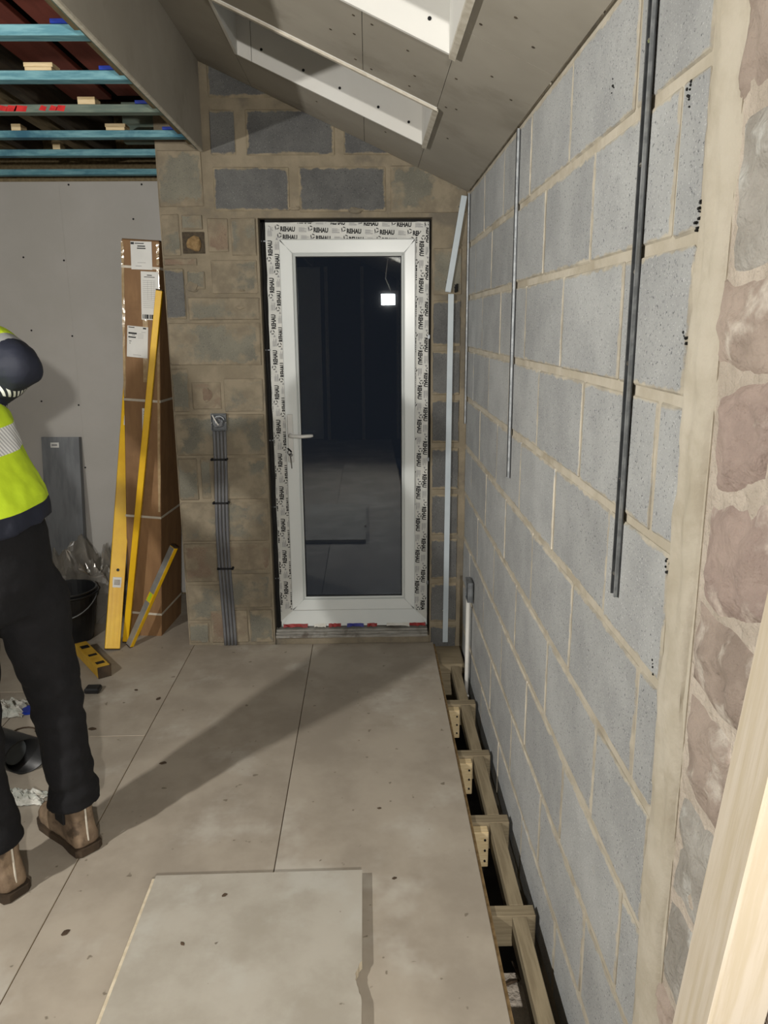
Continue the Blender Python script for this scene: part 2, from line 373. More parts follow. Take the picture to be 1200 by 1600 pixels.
# ---- right wall: concrete blocks on a mortar bed
wr = MB().box(XW+.004, XW+.14, 1.07, YB+.2, -.30, 2.75).build('wall_right', 'mortar')
struct(wr, 'grey concrete block wall on the right with buff mortar joints')
BM = {}
def block(x, y, z, wdt, hgt, mat, parent, facing, j=.0, dep=.05):
    """a block whose face centre is at x,y,z; shared mesh for equal sizes"""
    key = (round(wdt, 3), round(hgt, 3), mat)
    var = random.randrange(3)
    if (key, var) not in BM:
        m = MB(); m.bbox(-wdt/2, wdt/2, 0, dep, -hgt/2, hgt/2, .004)
        m.v = [(p[0]+rr(-.0018, .0018), p[1]+(rr(-.0012, .0012) if p[1] < .02 else 0), p[2]+rr(-.0018, .0018)) for p in m.v]
        BM[(key, var)] = m.mesh('block', mat)
    return put('block', BM[(key, var)], parent, (x, y, z), (0, 0, facing))
C0, CP = 1.972, .2345
row = 0
z1 = C0 + 2*CP
zt = [C0 + CP*k for k in range(3, -10, -1)]
for r in range(len(zt)-1):
    z0, z1 = zt[r+1], zt[r]
    kind = (r % 2)
    if z1 < -.2: continue
    off = 1.268 if kind == 1 else 1.487                 # perpend positions alternate course by course
    pp = [off + .4555*k for k in range(-1, 7)]
    pp = [1.168] + [p for p in pp if 1.20 < p < 3.72] + [3.80]
    for a, b in zip(pp[:-1], pp[1:]):
        wdt = b - a - .011; hb = CP - .017
        if abs(wdt - .4445) < .01: wdt = .4445
        z = (z0+z1)/2
        block(XW + rr(-.0012, .0012), (a+b)/2, z, wdt, hb, 'block_clean', wr, -math.pi/2)
# mortar pointing strip between blockwork and old stone
def rough_strip(y0, y1, z0, z1, x, parent, name, mat, ny=12, nz=120, amp=.006, sag=.0):
    m = MB(); vs = []
    for i in range(nz+1):
        z = z0 + (z1-z0)*i/nz
        for k in range(ny+1):
            u = k/ny; y = y0 + (y1-y0)*u
            e = fbm((3.1, z, k*.01), 7.)*(.016 if k == 0 else .007 if k == ny else .010 if k == 1 else 0)
            bulge = math.sin(u*math.pi)*.006
            vs.append((x - bulge + .018*abs(2*u-1)**8 - amp*fbm((y*6, z*1.2, 1.7), 9.), y+e, z))
    n = ny+1
    fs = [(i*n+k, i*n+k+1, (i+1)*n+k+1, (i+1)*n+k) for i in range(nz) for k in range(ny)]
    m.add(vs, fs); return m.build(name, mat, parent, smooth=True)
rough_strip(1.066, 1.174, -.1, 2.25, XW-.002, wr, 'mortar_strip', 'mortar')
# tar specks spattered on the blocks next to the pointing
sp_ = MB()
for y_, z_, n_, r_ in ((1.235, 1.945, 9, .018), (1.165, 1.77, 10, .020), (1.178, 1.60, 7, .016), (1.172, 1.235, 7, .018), (1.62, 2.06, 5, .016), (1.20, 1.06, 4, .012), (1.15, .62, 5, .02)):
    for q in range(n_):
        a_ = rr(0, 6.28); d_ = rr(0, 1)*r_; yy_ = y_+math.cos(a_)*d_*.7; zz_ = z_+math.sin(a_)*d_*1.4; e_ = rr(.0015, .0035)
        sp_.tube([(XW+.002, yy_, zz_), (XW-.0022, yy_+rr(-.001, .001), zz_+rr(-.001, .001)), (XW-.0030, yy_, zz_)], [e_*.8, e_*.7, e_*.25], 7)
sp_.build('tar_specks', 'rubber_black', wr)
# ---- old stone wall nearer the camera
ws = MB().box(XW+.006, XW+.30, -3.5, 1.12, -.30, 2.9).build('wall_right_stone', 'stone_mortar')
struct(ws, 'old rough stone wall beside the blockwork on the right')
def stone(y0, y1, z0, z1, mat, seed, proud=.018, tilt=0.):
    """irregular rubble stone: a warped, domed grid with ragged edges"""
    n = k = (17 if y1 > .55 else 9); vs = []; cy, cz = (y0+y1)/2, (z0+z1)/2; off = Vector((seed*3.7, seed*1.3, seed*.9))
    for i in range(n):
        for q in range(k):
            u, v = q/(k-1)*2-1, i/(n-1)*2-1
            su = u*(1-.04*v*v); sv = v*(1-.05*u*u)
            y = cy + su*(y1-y0)/2; z = cz + sv*(z1-z0)/2 + tilt*(y-cy)
            p = Vector((0, y, z))*14 + off
            y += noise.noise(p)*.016; z += noise.noise(p+Vector((5, 5, 5)))*.016
            rim = 1-max(abs(u), abs(v))**4
            d = rim*proud + rim*.012*noise.fractal(p*1.5, 1., 2., 4)
            vs.append((XW + .010 - d, y, z))
    fs = [(i*k+q, i*k+q+1, (i+1)*k+q+1, (i+1)*k+q) for i in range(n-1) for q in range(k-1)]
    m = MB(); m.add(vs, fs); return m.build('stone', mat, ws, smooth=True)
sd = 0
zr = -.05
while zr < 2.5:
    hgt = rr(.11, .22); yy = 1.078 + rr(-.012, .012)
    while yy > .1:
        L = rr(.10, .22) if yy > .7 else rr(.18, .32); sd += 1
        stone(yy-L+.003, yy-.003, zr+.003, zr+hgt-.003, random.choice(['stone', 'stone', 'stone_red', 'stone_grey', 'stone_grey']), sd, rr(.008, .017), rr(-.30, .10))
        yy -= L
    zr += hgt

# ---- back wall with the door opening
m = MB()
m.box(-.950, -.503, YB+.005, YP+.2, -.3, 2.96); m.box(.303, XW+.14, YB+.005, YP, -.3, 2.96); m.box(-.503, .303, YB+.005, YB+.25, 2.100, 2.96)
m.box(-.503, .303, YB+.02, YB+.25, -.3, .03)
wb = struct(m.build('wall_back', 'mortar_old'), 'block wall around the glazed door, patched with mortar')
def bblk(x0, x1, z0, z1, mat, dy=0.):
    block((x0+x1)/2, YB - dy, (z0+z1)/2, x1-x0, z1-z0, mat, wb, 0)
for a in [(-.697, -.352, 2.130, 2.318), (-.308, .088, 2.124, 2.318), (-.700, -.588, 2.368, 2.556), (-.540, -.140, 2.366, 2.556), (-.100, .20, 2.366, 2.556), (-.70, -.34, 2.606, 2.80), (-.30, .1, 2.606, 2.80)]:
    bblk(*a, 'block_dark')
bblk(.110, .462, 2.118, 2.322, 'block_old')
for k in range(9):                                                # narrow strip right of the door
    z1 = 1.741 + CP*1 - CP*k; z0 = z1 - CP
    bblk(.308, .442, z0+.012, z1-.012, 'block_dark' if k else 'block_old', rr(-.001, .002))
P = [(-.945, -.745, 2.150, 2.388, 'block_old'), (-.945, -.862, 1.935, 2.118, 'block_old'), (-.852, -.755, 2.052, 2.115, 'block_old'), (-.735, -.640, 1.95, 2.10, 'block_red'),
     (-.628, -.512, 1.935, 2.10, 'block_old'), (-.945, -.790, 1.892, 1.925, 'block_red'), (-.945, -.858, 1.65, 1.88, 'block_dark'), (-.840, -.762, 1.785, 1.868, 'block_old'), (-.728, -.515, 1.765, 1.915, 'block_old'),
     (-.845, -.512, 1.645, 1.748, 'block_old'), (-.945, -.512, 1.435, 1.632, 'block_old'), (-.945, -.868, 1.212, 1.42, 'block_old'), (-.700, -.512, 1.212, 1.37, 'block_old'), (-.855, -.712, 1.225, 1.355, 'block_red'),
     (-.945, -.512, 1.000, 1.200, 'block_old'), (-.945, -.850, .775, .985, 'block_old'), (-.835, -.790, .780, .985, 'block_old'), (-.776, -.512, .775, .985, 'block_old'),
     (-.945, -.512, .560, .762, 'block_old'), (-.945, -.780, .345, .548, 'block_red'), (-.765, -.512, .405, .548, 'block_red'), (-.945, -.770, .135, .33, 'block_old'), (-.755, -.512, .205, .385, 'block_old'), (-.83, -.64, .012, .19, 'block_red'), (-.945, -.845, .012, .12, 'block_old'), (-.63, -.512, .012, .19, 'block_old')]
for p in P: bblk(*p, rr(-.002, .004))
# broken-out hole, its shade painted as a flat dark patch, with a pale lump of stone, and spatter lumps of mortar
def lump(x, y, z, r, mat, parent, name='mortar_lump', sq=(1, .5, 1), seed=0):
    bm = bmesh.new(); bmesh.ops.create_icosphere(bm, subdivisions=2, radius=1)
    for v in bm.verts:
        v.co *= 1 + .5*noise.noise(v.co*1.4 + Vector((seed, seed*2, 0)))
        v.co = Vector((v.co.x*r*sq[0], v.co.y*r*sq[1], v.co.z*r*sq[2]))
    mm = MB(); mm.frombm(bm); bm.free(); mm.v = [(a+x, b+y, c+z) for a, b, c in mm.v]
    return mm.build(name, mat, parent)
MB().box(-.852, -.752, YB-.002, YB+.004, 1.945, 2.04).build('pocket_shade', 'timber_dark', wb)
lump(-.795, YB-.001, 1.99, .036, 'board_edge', wb, 'stone_lump', (1, .5, 1), 3)
lump(-.815, YB+.002, 1.80, .034, 'mortar_old', wb, 'mortar_lump', (.9, .3, .8), 4)
lump(-.782, YB+.004, 1.295, .034, 'block_red', wb, 'mortar_lump', (.8, .3, 1.1), 5)
for i, (x, z, r) in enumerate([(-.59, 1.78, .01), (-.05, 2.13, .025), (-.33, 2.14, .018), (-.74, .62, .02), (-.60, 1.70, .02)]): lump(x, YB-.001, z, r, 'mortar_old', wb, 'mortar_lump', (1.4, .4, .5), i+9)

# ---- plasterboarded wall in the recess at the left
wl = struct(MB().box(-3.3, -.90, YP+.0125, YP+.15, -.5, 2.80).build('wall_back_left', 'timber_dull'), 'plasterboarded wall of the recess at the left')
for a, b in ((-3.28, -2.8935), (-2.8933, -1.6934), (-1.6932, -.951)):
    MB().bbox(a, b, YP, YP+.0125, .005, 2.396, .0004).build('plasterboard', 'plaster_grey', wl)
sc = MB()
for x, z in ((-1.706, 1.982), (-1.701, 1.567), (-1.703, 1.172), (-1.917, 1.196), (-1.64, 2.38), (-1.24, 2.38), (-1.93, 1.6), (-1.93, 2.0), (-1.3, 1.98), (-1.3, 2.2), (-1.70, .8)):
    sc.tube([(x, YP-.0012, z), (x, YP+.002, z)], .0055, 8)
sc.build('screw_heads', 'black_matte', wl)
# ---- unseen left wall, rear wall (reflected dimly in the door glass), coloured dark to cut bounce light
struct(MB().box(-3.35, -3.25, -3.6, 4.7, -.3, 2.9).build('wall_left', 'timber_dark'), 'plain dark wall closing the room at the far left')
wq = struct(MB().box(-3.3, .7, -3.66, -3.56, -.3, 3.6).build('wall_rear', 'timber_dark'), 'unfinished timber wall behind the viewer')
MB().bbox(-3.2, -.66, -3.56, -3.545, 0, 2.4, .002).build('plasterboard', 'plaster_white', wq)
for k in (5, 6, 7):
    MB().bbox(-3.1+.5*k, -3.055+.5*k, -3.56, -3.47, 0, 2.4, .002).build('stud', 'pine', wq)

# ---- sloping plasterboard ceiling with two rooflight openings
ce = struct(empty('ceiling', (0, 1.5, 2.5)), 'sloping grey plasterboard ceiling over the door')
TH = .0125
def cboard(x0, x1, y0, y1):
    g = .0008; x0 += g; x1 -= g; y0 += g; y1 -= g
    m = MB(); vs = []
    for dz in (0, TH):
        vs += [(x0, y0, zc(x0)+dz), (x1, y0, zc(x1)+dz), (x1, y1, zc(x1)+dz), (x0, y1, zc(x0)+dz)]
    m.add(vs, [(3,2,1,0),(4,5,6,7),(0,1,5,4),(1,2,6,5),(2,3,7,6),(3,0,4,7)])
    return m.build('ceiling_board', 'plaster_ceiling', ce)
OX0, OX1 = -.505, .235
O1, O2 = (2.800, 3.365), (1.725, 2.293)
CX0, CX1 = -.735, XW-.006
for a, b in ((O1[1], YB-.002), (O2[1], O1[0]), (-.3, O2[0])):
    cboard(OX0, -.007, a, b); cboard(-.007, OX1, a, b)
cboard(CX0, OX0, -.3, 1.9); cboard(CX0, OX0, 1.9, YB-.002)
cboard(OX1, CX1, -.3, 2.1); cboard(OX1, CX1, 2.1, YB-.002); cboard(CX0, CX1, -3.5, -.3)
sc = MB()
for x, y in ((-.03, 2.36), (.02, 2.36), (-.03, 2.72), (.02, 2.74), (-.03, 2.5), (.12, 2.42), (.15, 2.6), (.26, 2.45), (.27, 2.02), (.26, 1.86), (.26, 2.75), (.29, 2.72), (.3, 3.1), (.14, 2.72), (.33, 1.9), (.34, 2.3), (-.1, 2.56), (.08, 3.45), (-.2, 3.5), (.39, 2.0), (.41, 2.4)):
    n = Vector((-SL, 0, -1)).normalized(); c = Vector((x, y, zc(x)))
    sc.tube([c + n*.0012, c - n*.002], .0045, 6)
sc.build('screw_heads', 'timber_dark', ce)
for i, (oy0, oy1) in enumerate((O1, O2)):
    wn = struct(empty('window_%d' % (i+1), ((OX0+OX1)/2, (oy0+oy1)/2, zc(-.13))), 'rooflight well lined with white plasterboard, %s' % ('nearest the back wall' if i == 0 else 'cut off by the top of the picture'))
    up = .34
    def wall4(a, b, th):          # reveal board following the slope between two plan points
        (xa, ya), (xb, yb) = a, b; nx, ny = th
        m = MB(); vs = []
        for (x, y) in (a, b, (xb+nx, yb+ny), (xa+nx, ya+ny)): vs.append((x, y, zc(x)-.004 if True else 0))
        for (x, y) in (a, b, (xb+nx, yb+ny), (xa+nx, ya+ny)): vs.append((x, y, zc(x)+up))
        m.add(vs, [(3,2,1,0),(4,5,6,7),(0,1,5,4),(1,2,6,5),(2,3,7,6),(3,0,4,7)]); return m
    wall4((OX0, oy1-.0125), (-.44, oy1-.0125), (0, .0125)).build('reveal_board', 'plaster_white', wn)
    wall4((-.438, oy1-.0125), (OX1, oy1-.0125), (0, .0125)).build('reveal_board', 'plaster_white', wn)
    wall4((OX0, oy0), (OX1, oy0), (0, .0125)).build('reveal_board', 'plaster_white', wn)
    wall4((OX0, oy0+.013), (OX0, oy1-.013), (.0125, 0)).build('reveal_board', 'plaster_white', wn)
    wall4((OX1-.0125, oy0+.013), (OX1-.0125, oy1-.013), (.0125, 0)).build('reveal_board', 'plaster_white', wn)
    sc = MB()
    for x in (-.40, -.24, -.10, .05, .17):
        z = zc(x) + .055
        sc.tube([(x, oy1-.0137, z), (x, oy1-.010, z)], .0055, 8)
    sc.build('screw_heads', 'black_matte', wn)
    m = MB()
    def sl(x0, x1, y0, y1, z0, z1):
        vs = [(x, y, zc(x)+dz) for dz in (z0, z1) for x, y in ((x0, y0), (x1, y0), (x1, y1), (x0, y1))]
        return vs, [(3,2,1,0),(4,5,6,7),(0,1,5,4),(1,2,6,5),(2,3,7,6),(3,0,4,7)]
    MB().add(*sl(OX0-.03, OX1+.03, oy0-.03, oy1+.03, up+.03, up+.036)).build('pane', 'glass', wn)
    fm = MB()
    for q in ((OX0-.03, OX0+.03, oy0-.03, oy1+.03), (OX1-.03, OX1+.03, oy0-.03, oy1+.03), (OX0, OX1, oy0-.03, oy0+.03), (OX0, OX1, oy1-.03, oy1+.03)): fm.add(*sl(*q, up, up+.028))
    fm.build('window_frame', 'upvc', wn)
    em = MB()                                                      # bright raw edge of the near lining board
    em.add(*sl(OX0, OX1, oy0-.004, oy0+.012, -.012, -.004)); em.add(*sl(OX1-.012, OX1+.004, oy0, oy1, -.012, -.004))
    em.build('edge_strip', 'gypsum_edge', wn)
# insulation deck above the ceiling boards keeps the roof dark
m = MB()
for a, b in ((-3.5, O2[0]-.02), (O2[1]+.02, O1[0]-.02), (O1[1]+.02, YB+.4)):
    vs = [(x, y, zc(x)+dz) for dz in (.05, .10) for x, y in ((-.80, a), (.6, a), (.6, b), (-.80, b))]
    m.add(vs, [(3,2,1,0),(4,5,6,7),(0,1,5,4),(1,2,6,5),(2,3,7,6),(3,0,4,7)])
struct(m.build('ceiling_roof_deck', 'deck_dark'), 'dark roof deck above the sloping ceiling')
# ---- bulkhead drop between sloping ceiling and open joists
bk = struct(empty('wall_bulkhead', (-.74, 1.5, 2.39)), 'plasterboarded bulkhead drop along the open joists')
MB().bbox(-.7475, -.735, -3.5, 2.0, 2.388, 2.83, .001).build('plasterboard', 'plaster_ceiling', bk)
MB().bbox(-.7475, -.735, 2.0, YB-.002, 2.388, 2.83, .001).build('plasterboard', 'plaster_ceiling', bk)
MB().bbox(-.7475, -.7345, -3.5, YB-.002, 2.380, 2.388, .001).build('edge_strip', 'gypsum_edge', bk)
MB().bbox(-.800, -.7485, -3.5, YB-.002, 2.412, 2.64, .002).build('trimmer', 'timber_dull', bk)
MB().bbox(-.765, -.7485, -3.5, YB-.002, 2.392, 2.411, .002).build('batten', 'batten_grey', bk)
# ---- open ceiling at the left: battens, joists, red sheet, deck
oc = struct(MB().box(-3.3, -.80, -3.6, 4.80, 2.80, 2.86).build('ceiling_open_joists', 'deck_dark'), 'open ceiling of blue battens and dark joists at the left')
for i, y in enumerate([2.41+.4*k for k in range(-8, 6)]):
    k = i-8; yf = {3: 3.61, 4: 3.975, 5: 4.45}.get(k, y)
    x1 = -.950 if k >= 4 else -.768
    b = MB().bbox(-3.2, x1, yf, yf+.05, 2.40, 2.428, .002).build('batten', 'batten_grey' if k == 2 else 'batten_blue', oc)
    if k == 2:
        sp = MB()
        for x0, x1_ in ((-1.375, -1.335), (-1.345, -1.30), (-1.315, -1.262), (-1.222, -1.19), (-1.185, -1.15), (-1.16, -1.12)):
            sp.add([(x0, yf-.0006, 2.402+rr(0, .006)), (x1_-.008, yf-.0006, 2.402+rr(0, .004)), (x1_, yf-.0006, 2.424-rr(0, .006)), (x0+.012, yf-.0006, 2.425)], [(0, 1, 2, 3)])
        sp.build('spray_mark', 'red_spray', oc)
    if k >= 0 and k < 4:
        MB().bbox(-.862, -.796, yf-.004, yf+.045, 2.4285, 2.4405, .001).build('packer', 'blue_plastic', oc)
for x0, x1, yf, n in ((-1.107, -1.02, 2.82, 2), (-1.078, -1.013, 3.215, 1), (-1.103, -1.024, 3.615, 2), (-1.501, -1.461, 3.615, 1), (-1.469, -1.434, 3.98, 1)):
    z = 2.4285
    for q in range(n):
        MB().bbox(x0-.003*q, x1+.004*q, yf+.004, yf+.07, z, z+(.028/n)-.0006, .001).build('packer', 'pine_pale', oc); z += .028/n
for x, m_, wd in ((-1.50, 'timber_dull', .05), (-1.385, 'timber_dark', .05), (-1.88, 'timber_dull', .05), (-1.78, 'timber_dark', .05), (-2.28, 'timber_dull', .05), (-2.68, 'timber_dull', .05), (-3.05, 'timber_dull', .05)):
    MB().bbox(x-wd/2, x+wd/2, -3.5, 4.62, 2.52, 2.72, .002).build('joist', m_, oc)
MB().bbox(-1.325, -1.150, -3.5, 3.9, 2.62, 2.64, .002).build('red_sheet', 'red_sheet', oc)
MB().bbox(-1.125, -.81, -3.5, 3.9, 2.635, 2.65, .002).build('red_sheet', 'red_sheet', oc)
MB().tube([(-1.66, 3.30, 2.60), (-1.64, 3.0, 2.60), (-1.60, 1.8, 2.61)], .072, 20).build('duct', 'duct_grey', oc, smooth=True)
cb = MB()
pts = [(-1.9+.06*k, 4.3+.02*math.sin(k*.8), 2.475+.012*math.sin(k*.55)) for k in range(16)]
cb.tube(pts, .006, 6); cb.build('loose_cable', 'cable_grey', oc, smooth=True)
MB().bbox(-1.10, -.955, 3.86, 3.90, 2.43, 2.60, .002).build('noggin', 'batten_grey', oc)

# ================================================================== DOOR
YF = 3.862
FX0, FX1, FZ0, FZ1 = -.473, .293, .075, 2.086
SX0, SX1, SZ0, SZ1 = -.413, .228, .169, 2.010
GX0, GX1, GZ0, GZ1 = -.3385, .1615, .240, 1.934
door = struct(empty('door_1', ((FX0+FX1)/2, YF+.03, .03)), 'white plastic door with one tall dark pane and printed tape on its frame')
def mitre(name, side, X0, X1, Z0, Z1, x0, x1, z0, z1, y0, y1, mat, parent, bev=.0):
    """one member of a rectangular frame between outer (X,Z) and inner (x,z) rectangles, mitred"""
    q = {'head': [(X0, Z1), (X1, Z1), (x1, z1), (x0, z1)], 'foot': [(X0, Z0), (X1, Z0), (x1, z0), (x0, z0)],
         'left': [(X0, Z0), (X0, Z1), (x0, z1), (x0, z0)], 'right': [(X1, Z0), (X1, Z1), (x1, z1), (x1, z0)]}[side]
    m = MB(); cx = sum(p[0] for p in q)/4; cz = sum(p[1] for p in q)/4
    c = [(p[0]+(.0002 if p[0] < cx else -.0002), p[1]+(.0002 if p[1] < cz else -.0002)) for p in q]
    vs = [(a, y1, b) for a, b in c] + [(a, y0+bev, b) for a, b in c]
    # front face drawn in by the bevel across the member's width
    f = []
    for i, (a, b) in enumerate(c):
        if side in ('head', 'foot'): f.append((a, y0, b + (bev if b < cz else -bev)))
        else: f.append((a + (bev if a < cx else -bev), y0, b))
    vs += f
    fs = [(0, 1, 2, 3), (8, 9, 10, 11)]
    for i in range(4):
        j = (i+1) % 4; fs += [(i, j, 4+j, 4+i), (4+i, 4+j, 8+j, 8+i)]
    m.add(vs, fs); return m.build(name, mat, parent)
for s_ in ('head', 'foot', 'left', 'right'):
    o = mitre('frame_member', s_, FX0, FX1, FZ0, FZ1, SX0+.012, SX1-.012, SZ0+.012, SZ1-.012, YF, YF+.07, 'upvc', door, .002)
    o2 = mitre('sash_member', s_, SX0, SX1, SZ0, SZ1, GX0-.012, GX1+.012, GZ0-.012, GZ1+.012, YF-.016, YF+.052, 'upvc', door, .004)
    mitre('glazing_bead', s_, GX0-.0125, GX1+.0125, GZ0-.0125, GZ1+.0125, GX0, GX1, GZ0, GZ1, YF-.010, YF+.03, 'upvc', o2, .006)
    mitre('gasket', s_, GX0-.001, GX1+.001, GZ0-.001, GZ1+.001, GX0+.004, GX1-.004, GZ0+.004, GZ1-.004, YF+.004, YF+.020, 'rubber_black', o2, .001)
MB().box(GX0-.002, GX1+.002, YF+.012, YF+.016, GZ0-.002, GZ1+.002).build('pane', 'glass', door)
# protective tape with printing
cu = bpy.data.curves.new('word', 'FONT'); cu.body = 'REHAU'; cu.size = 1.0; cu.offset = .055; cu.resolution_u = 2; cu.align_x = 'LEFT'; cu.space_character = 1.02
to = bpy.data.objects.new('tmp', cu); COL.objects.link(to)
dg = bpy.context.evaluated_depsgraph_get(); dg.update()
wm = bpy.data.meshes.new_from_object(to.evaluated_get(dg)); bpy.data.objects.remove(to)
wv_ = [v.co.copy() for v in wm.vertices]; wf = [list(p.vertices) for p in wm.polygons]
wx0 = min(v.x for v in wv_); wx1 = max(v.x for v in wv_); wy1 = max(v.y for v in wv_); wy0 = min(v.y for v in wv_)
wv_ = [Vector(((v.x-wx0)/(wx1-wx0), (v.y-wy0)/(wy1-wy0), 0)) for v in wv_]
def print_unit(mb, org, ax, ay, y, L=.068, hh=.0225, faint=True):
    """logo ring, word and small-print lines, starting at org along ax (2-vectors in x,z)"""
    def P(u, v): return (org[0]+ax[0]*u+ay[0]*v, y, org[1]+ax[1]*u+ay[1]*v)
    mb.add([P(v.x*L, v.y*hh) for v in wv_], wf, 0)
    c = (-.0150, .019)                                             # ring of three arcs
    for k in range(3):
        a0 = k*2.094+.35; vs = []
        for i in range(6):
            a = a0 + i*.30; rw = .0030 + .0004*i
            vs += [P(c[0]+math.cos(a)*(.0105-rw), c[1]+math.sin(a)*(.0105-rw)), P(c[0]+math.cos(a)*.0105, c[1]+math.sin(a)*.0105)]
        mb.add(vs, [(2*i, 2*i+1, 2*i+3, 2*i+2) for i in range(5)], 0)
    if faint:
        for r in range(5):
            u0 = L+.018; u1 = u0 + (.036 if r not in (2, 4) else .026); v0 = .0005 + r*.0043
            mb.add([P(u0, v0), P(u1, v0), P(u1, v0+.0022), P(u0, v0+.0022)], [(0, 1, 2, 3)], 1)
        u0 = L+.062
        mb.add([P(u0, .004), P(u0+.012, .010), P(u0, .016)], [(0, 1, 2)], 1)
def clip(me, planes):
    bm = bmesh.new(); bm.from_mesh(me)
    for co, no in planes: bmesh.ops.bisect_plane(bm, geom=bm.verts[:]+bm.edges[:]+bm.faces[:], plane_co=co, plane_no=no, clear_outer=True)
    bm.to_mesh(me); bm.free(); me.update()
def film(pts, n, seed, name):
    """thin wavy-edged film along a strip: pts = four corners x,z (two along each long side)"""
    (a0, a1), (b0, b1) = pts; m = MB(); vs = []
    for lay in (0, .0012):
        for i in range(n+1):
            u = i/n
            for k, (p, q, s_) in enumerate(((a0, a1, 1), (b0, b1, 0))):
                x = p[0]+(q[0]-p[0])*u; z = p[1]+(q[1]-p[1])*u
                if s_:
                    e = .004*noise.noise(Vector((seed, u*22, 0)));
                    if abs(q[0]-p[0]) > abs(q[1]-p[1]): z += e
                    else: x += e
                vs.append((x, YF-.0016-lay, z))
    o = 2*(n+1)
    fs = [(2*i, 2*i+1, 2*i+3, 2*i+2) for i in range(n)] + [(o+2*i, o+2*i+2, o+2*i+3, o+2*i+1) for i in range(n)]
    fs += [(2*i, 2*i+2, o+2*i+2, o+2*i) for i in range(n)] + [(2*i+1, o+2*i+1, o+2*i+3, 2*i+3) for i in range(n)]
    m.add(vs, fs); return m.build(name, 'tape_film', door)
YPRT = YF-.0034
def printing(units, parent, planes):
    mb = MB()
    for u in units: print_unit(mb, *u, YPRT)
    me = mb.mesh('tape_lettering', ['ink_black', 'ink_grey']); clip(me, planes)
    return put('tape_lettering', me, parent)
tl = film((((FX0-.002, .105), (FX0-.002, 2.085)), ((SX0-.001, .165), (SX0-.001, 2.011))), 60, 2.2, 'protective_tape')
tr_ = film((((FX1-.002, .105), (FX1-.002, 2.085)), ((SX1+.001, .165), (SX1+.001, 2.011))), 60, 5.1, 'protective_tape')
th_ = film((((FX0-.002, 2.085), (FX1-.002, 2.085)), ((SX0-.001, 2.011), (SX1+.001, 2.011))), 30, 8.4, 'protective_tape')
dr = .004
up_, lf_ = (-dr*2.2, 1.), (-1., -dr*2.2)
ul = [((-.436 - .0085*(k*.168-.9), .09+.168*k), up_, lf_) for k in range(12)] + [((-.404 - .0085*(k*.168-.9), .03+.168*k), up_, lf_) for k in range(12)] + [((-.468 - .0085*(k*.168-.9), .03+.168*k), up_, lf_) for k in range(12)]
printing(ul, tl, [((FX0, 0, 0), (-1, 0, 0)), ((SX0, 0, 0), (1, 0, 0)), ((0, 0, .16), (0, 0, -1)), ((FX0, 0, 2.085), (1, 0, 1.2))])
dn_, rt_ = (-.008, -1.), (1., -.008)
ur = [((.267 + .010*(1-k*.168), 2.06-.168*k), dn_, rt_) for k in range(12)] + [((.236 + .010*(1-k*.168), 2.00-.168*k), dn_, rt_) for k in range(12)] + [((.205 + .010*(1-k*.168), 2.06-.168*k), dn_, rt_) for k in range(12)] 
printing(ur, tr_, [((FX1-.004, 0, 0), (1, 0, 0)), ((SX1+.001, 0, 0), (-1, 0, 0)), ((0, 0, .16), (0, 0, -1)), ((FX1, 0, 2.085), (-1, 0, 1.2))])
hx, hy = (1., -.035), (.035, 1.)
uh = [((-.405+.155*k, 2.046-.0054*k), hx, hy) for k in range(-1, 5)] + [((-.325+.155*k, 2.080-.0054*k), hx, hy) for k in range(-1, 5)] + [((-.395+.155*k, 2.010-.0054*k), hx, hy) for k in range(-1, 5)]
printing(uh, th_, [((0, 0, 2.083), (0, 0, 1)), ((0, 0, 2.012), (0, 0, -1)), ((SX0, 0, 2.011), (-1, 0, -.80)), ((SX1, 0, 2.011), (1, 0, -.87))])
# sill, packers, sealing cable in the gap
m = MB()
prof = [(YB-.006, .034), (YB-.006, .046), (YB+.008, .050), (YB+.008, .058), (YB+.024, .060), (YB+.024, .068), (YF+.06, .073), (YF+.06, .034)]
rot = Matrix(((0, 0, 1, 0), (1, 0, 0, 0), (0, 1, 0, 0), (0, 0, 0, 1)))
m.prism(prof, .79, 0, Matrix.Translation((-.498, 0, 0)) @ rot); m.build('sill', 'aluminium_sill', door)
for x0, x1, mt in ((-.462, -.335, 'red_tape'), (-.30, -.24, 'white_scrap'), (-.225, -.16, 'red_tape'), (-.128, -.040, 'blue_tape'), (-.022, .03, 'red_tape'), (.08, .20, 'white_scrap'), (.20, .285, 'red_tape')):
    n = 6; vs = []
    for i in range(n+1):
        x = x0+(x1-x0)*i/n; vs += [(x, YF-.003, .090+rr(-.002, .002)), (x, YF-.012, .074+rr(-.003, .005))]
    MB().add(vs, [(2*i, 2*i+1, 2*i+3, 2*i+2) for i in range(n)]).build('tape_scrap', mt, door)
MB().box(-.4985, FX0-.004, YF+.005, YF+.09, .034, 2.098).build('gap_filler', 'gap_dark', door)
MB().box(-.4985, .298, YF+.005, YF+.09, 2.0865, 2.0985).build('gap_filler', 'gap_dark', door)
MB().box(FX1+.001, .2985, YF+.005, YF+.09, .034, 2.0855).build('gap_filler', 'gap_dark', door)
cb = MB(); cb.tube([(-.489+.003*math.sin(k*1.3), YF-.004+.003*math.sin(k*.9), .04+.0512*k) for k in range(41)], .0036, 6); cb.build('sealant_cord', 'rubber_black', door, smooth=True)
for z in (2.0, 1.50, 1.06, .72, .34):
    MB().bbox(-.497, -.470, YF-.003, YF+.004, z, z+.006, .001).build('frame_cleat', 'galvanised', door)
for z in (1.55, .95, .3):
    MB().bbox(.288, .299, YF-.003, YF+.004, z, z+.02, .001).build('frame_cleat', 'galvanised', door)
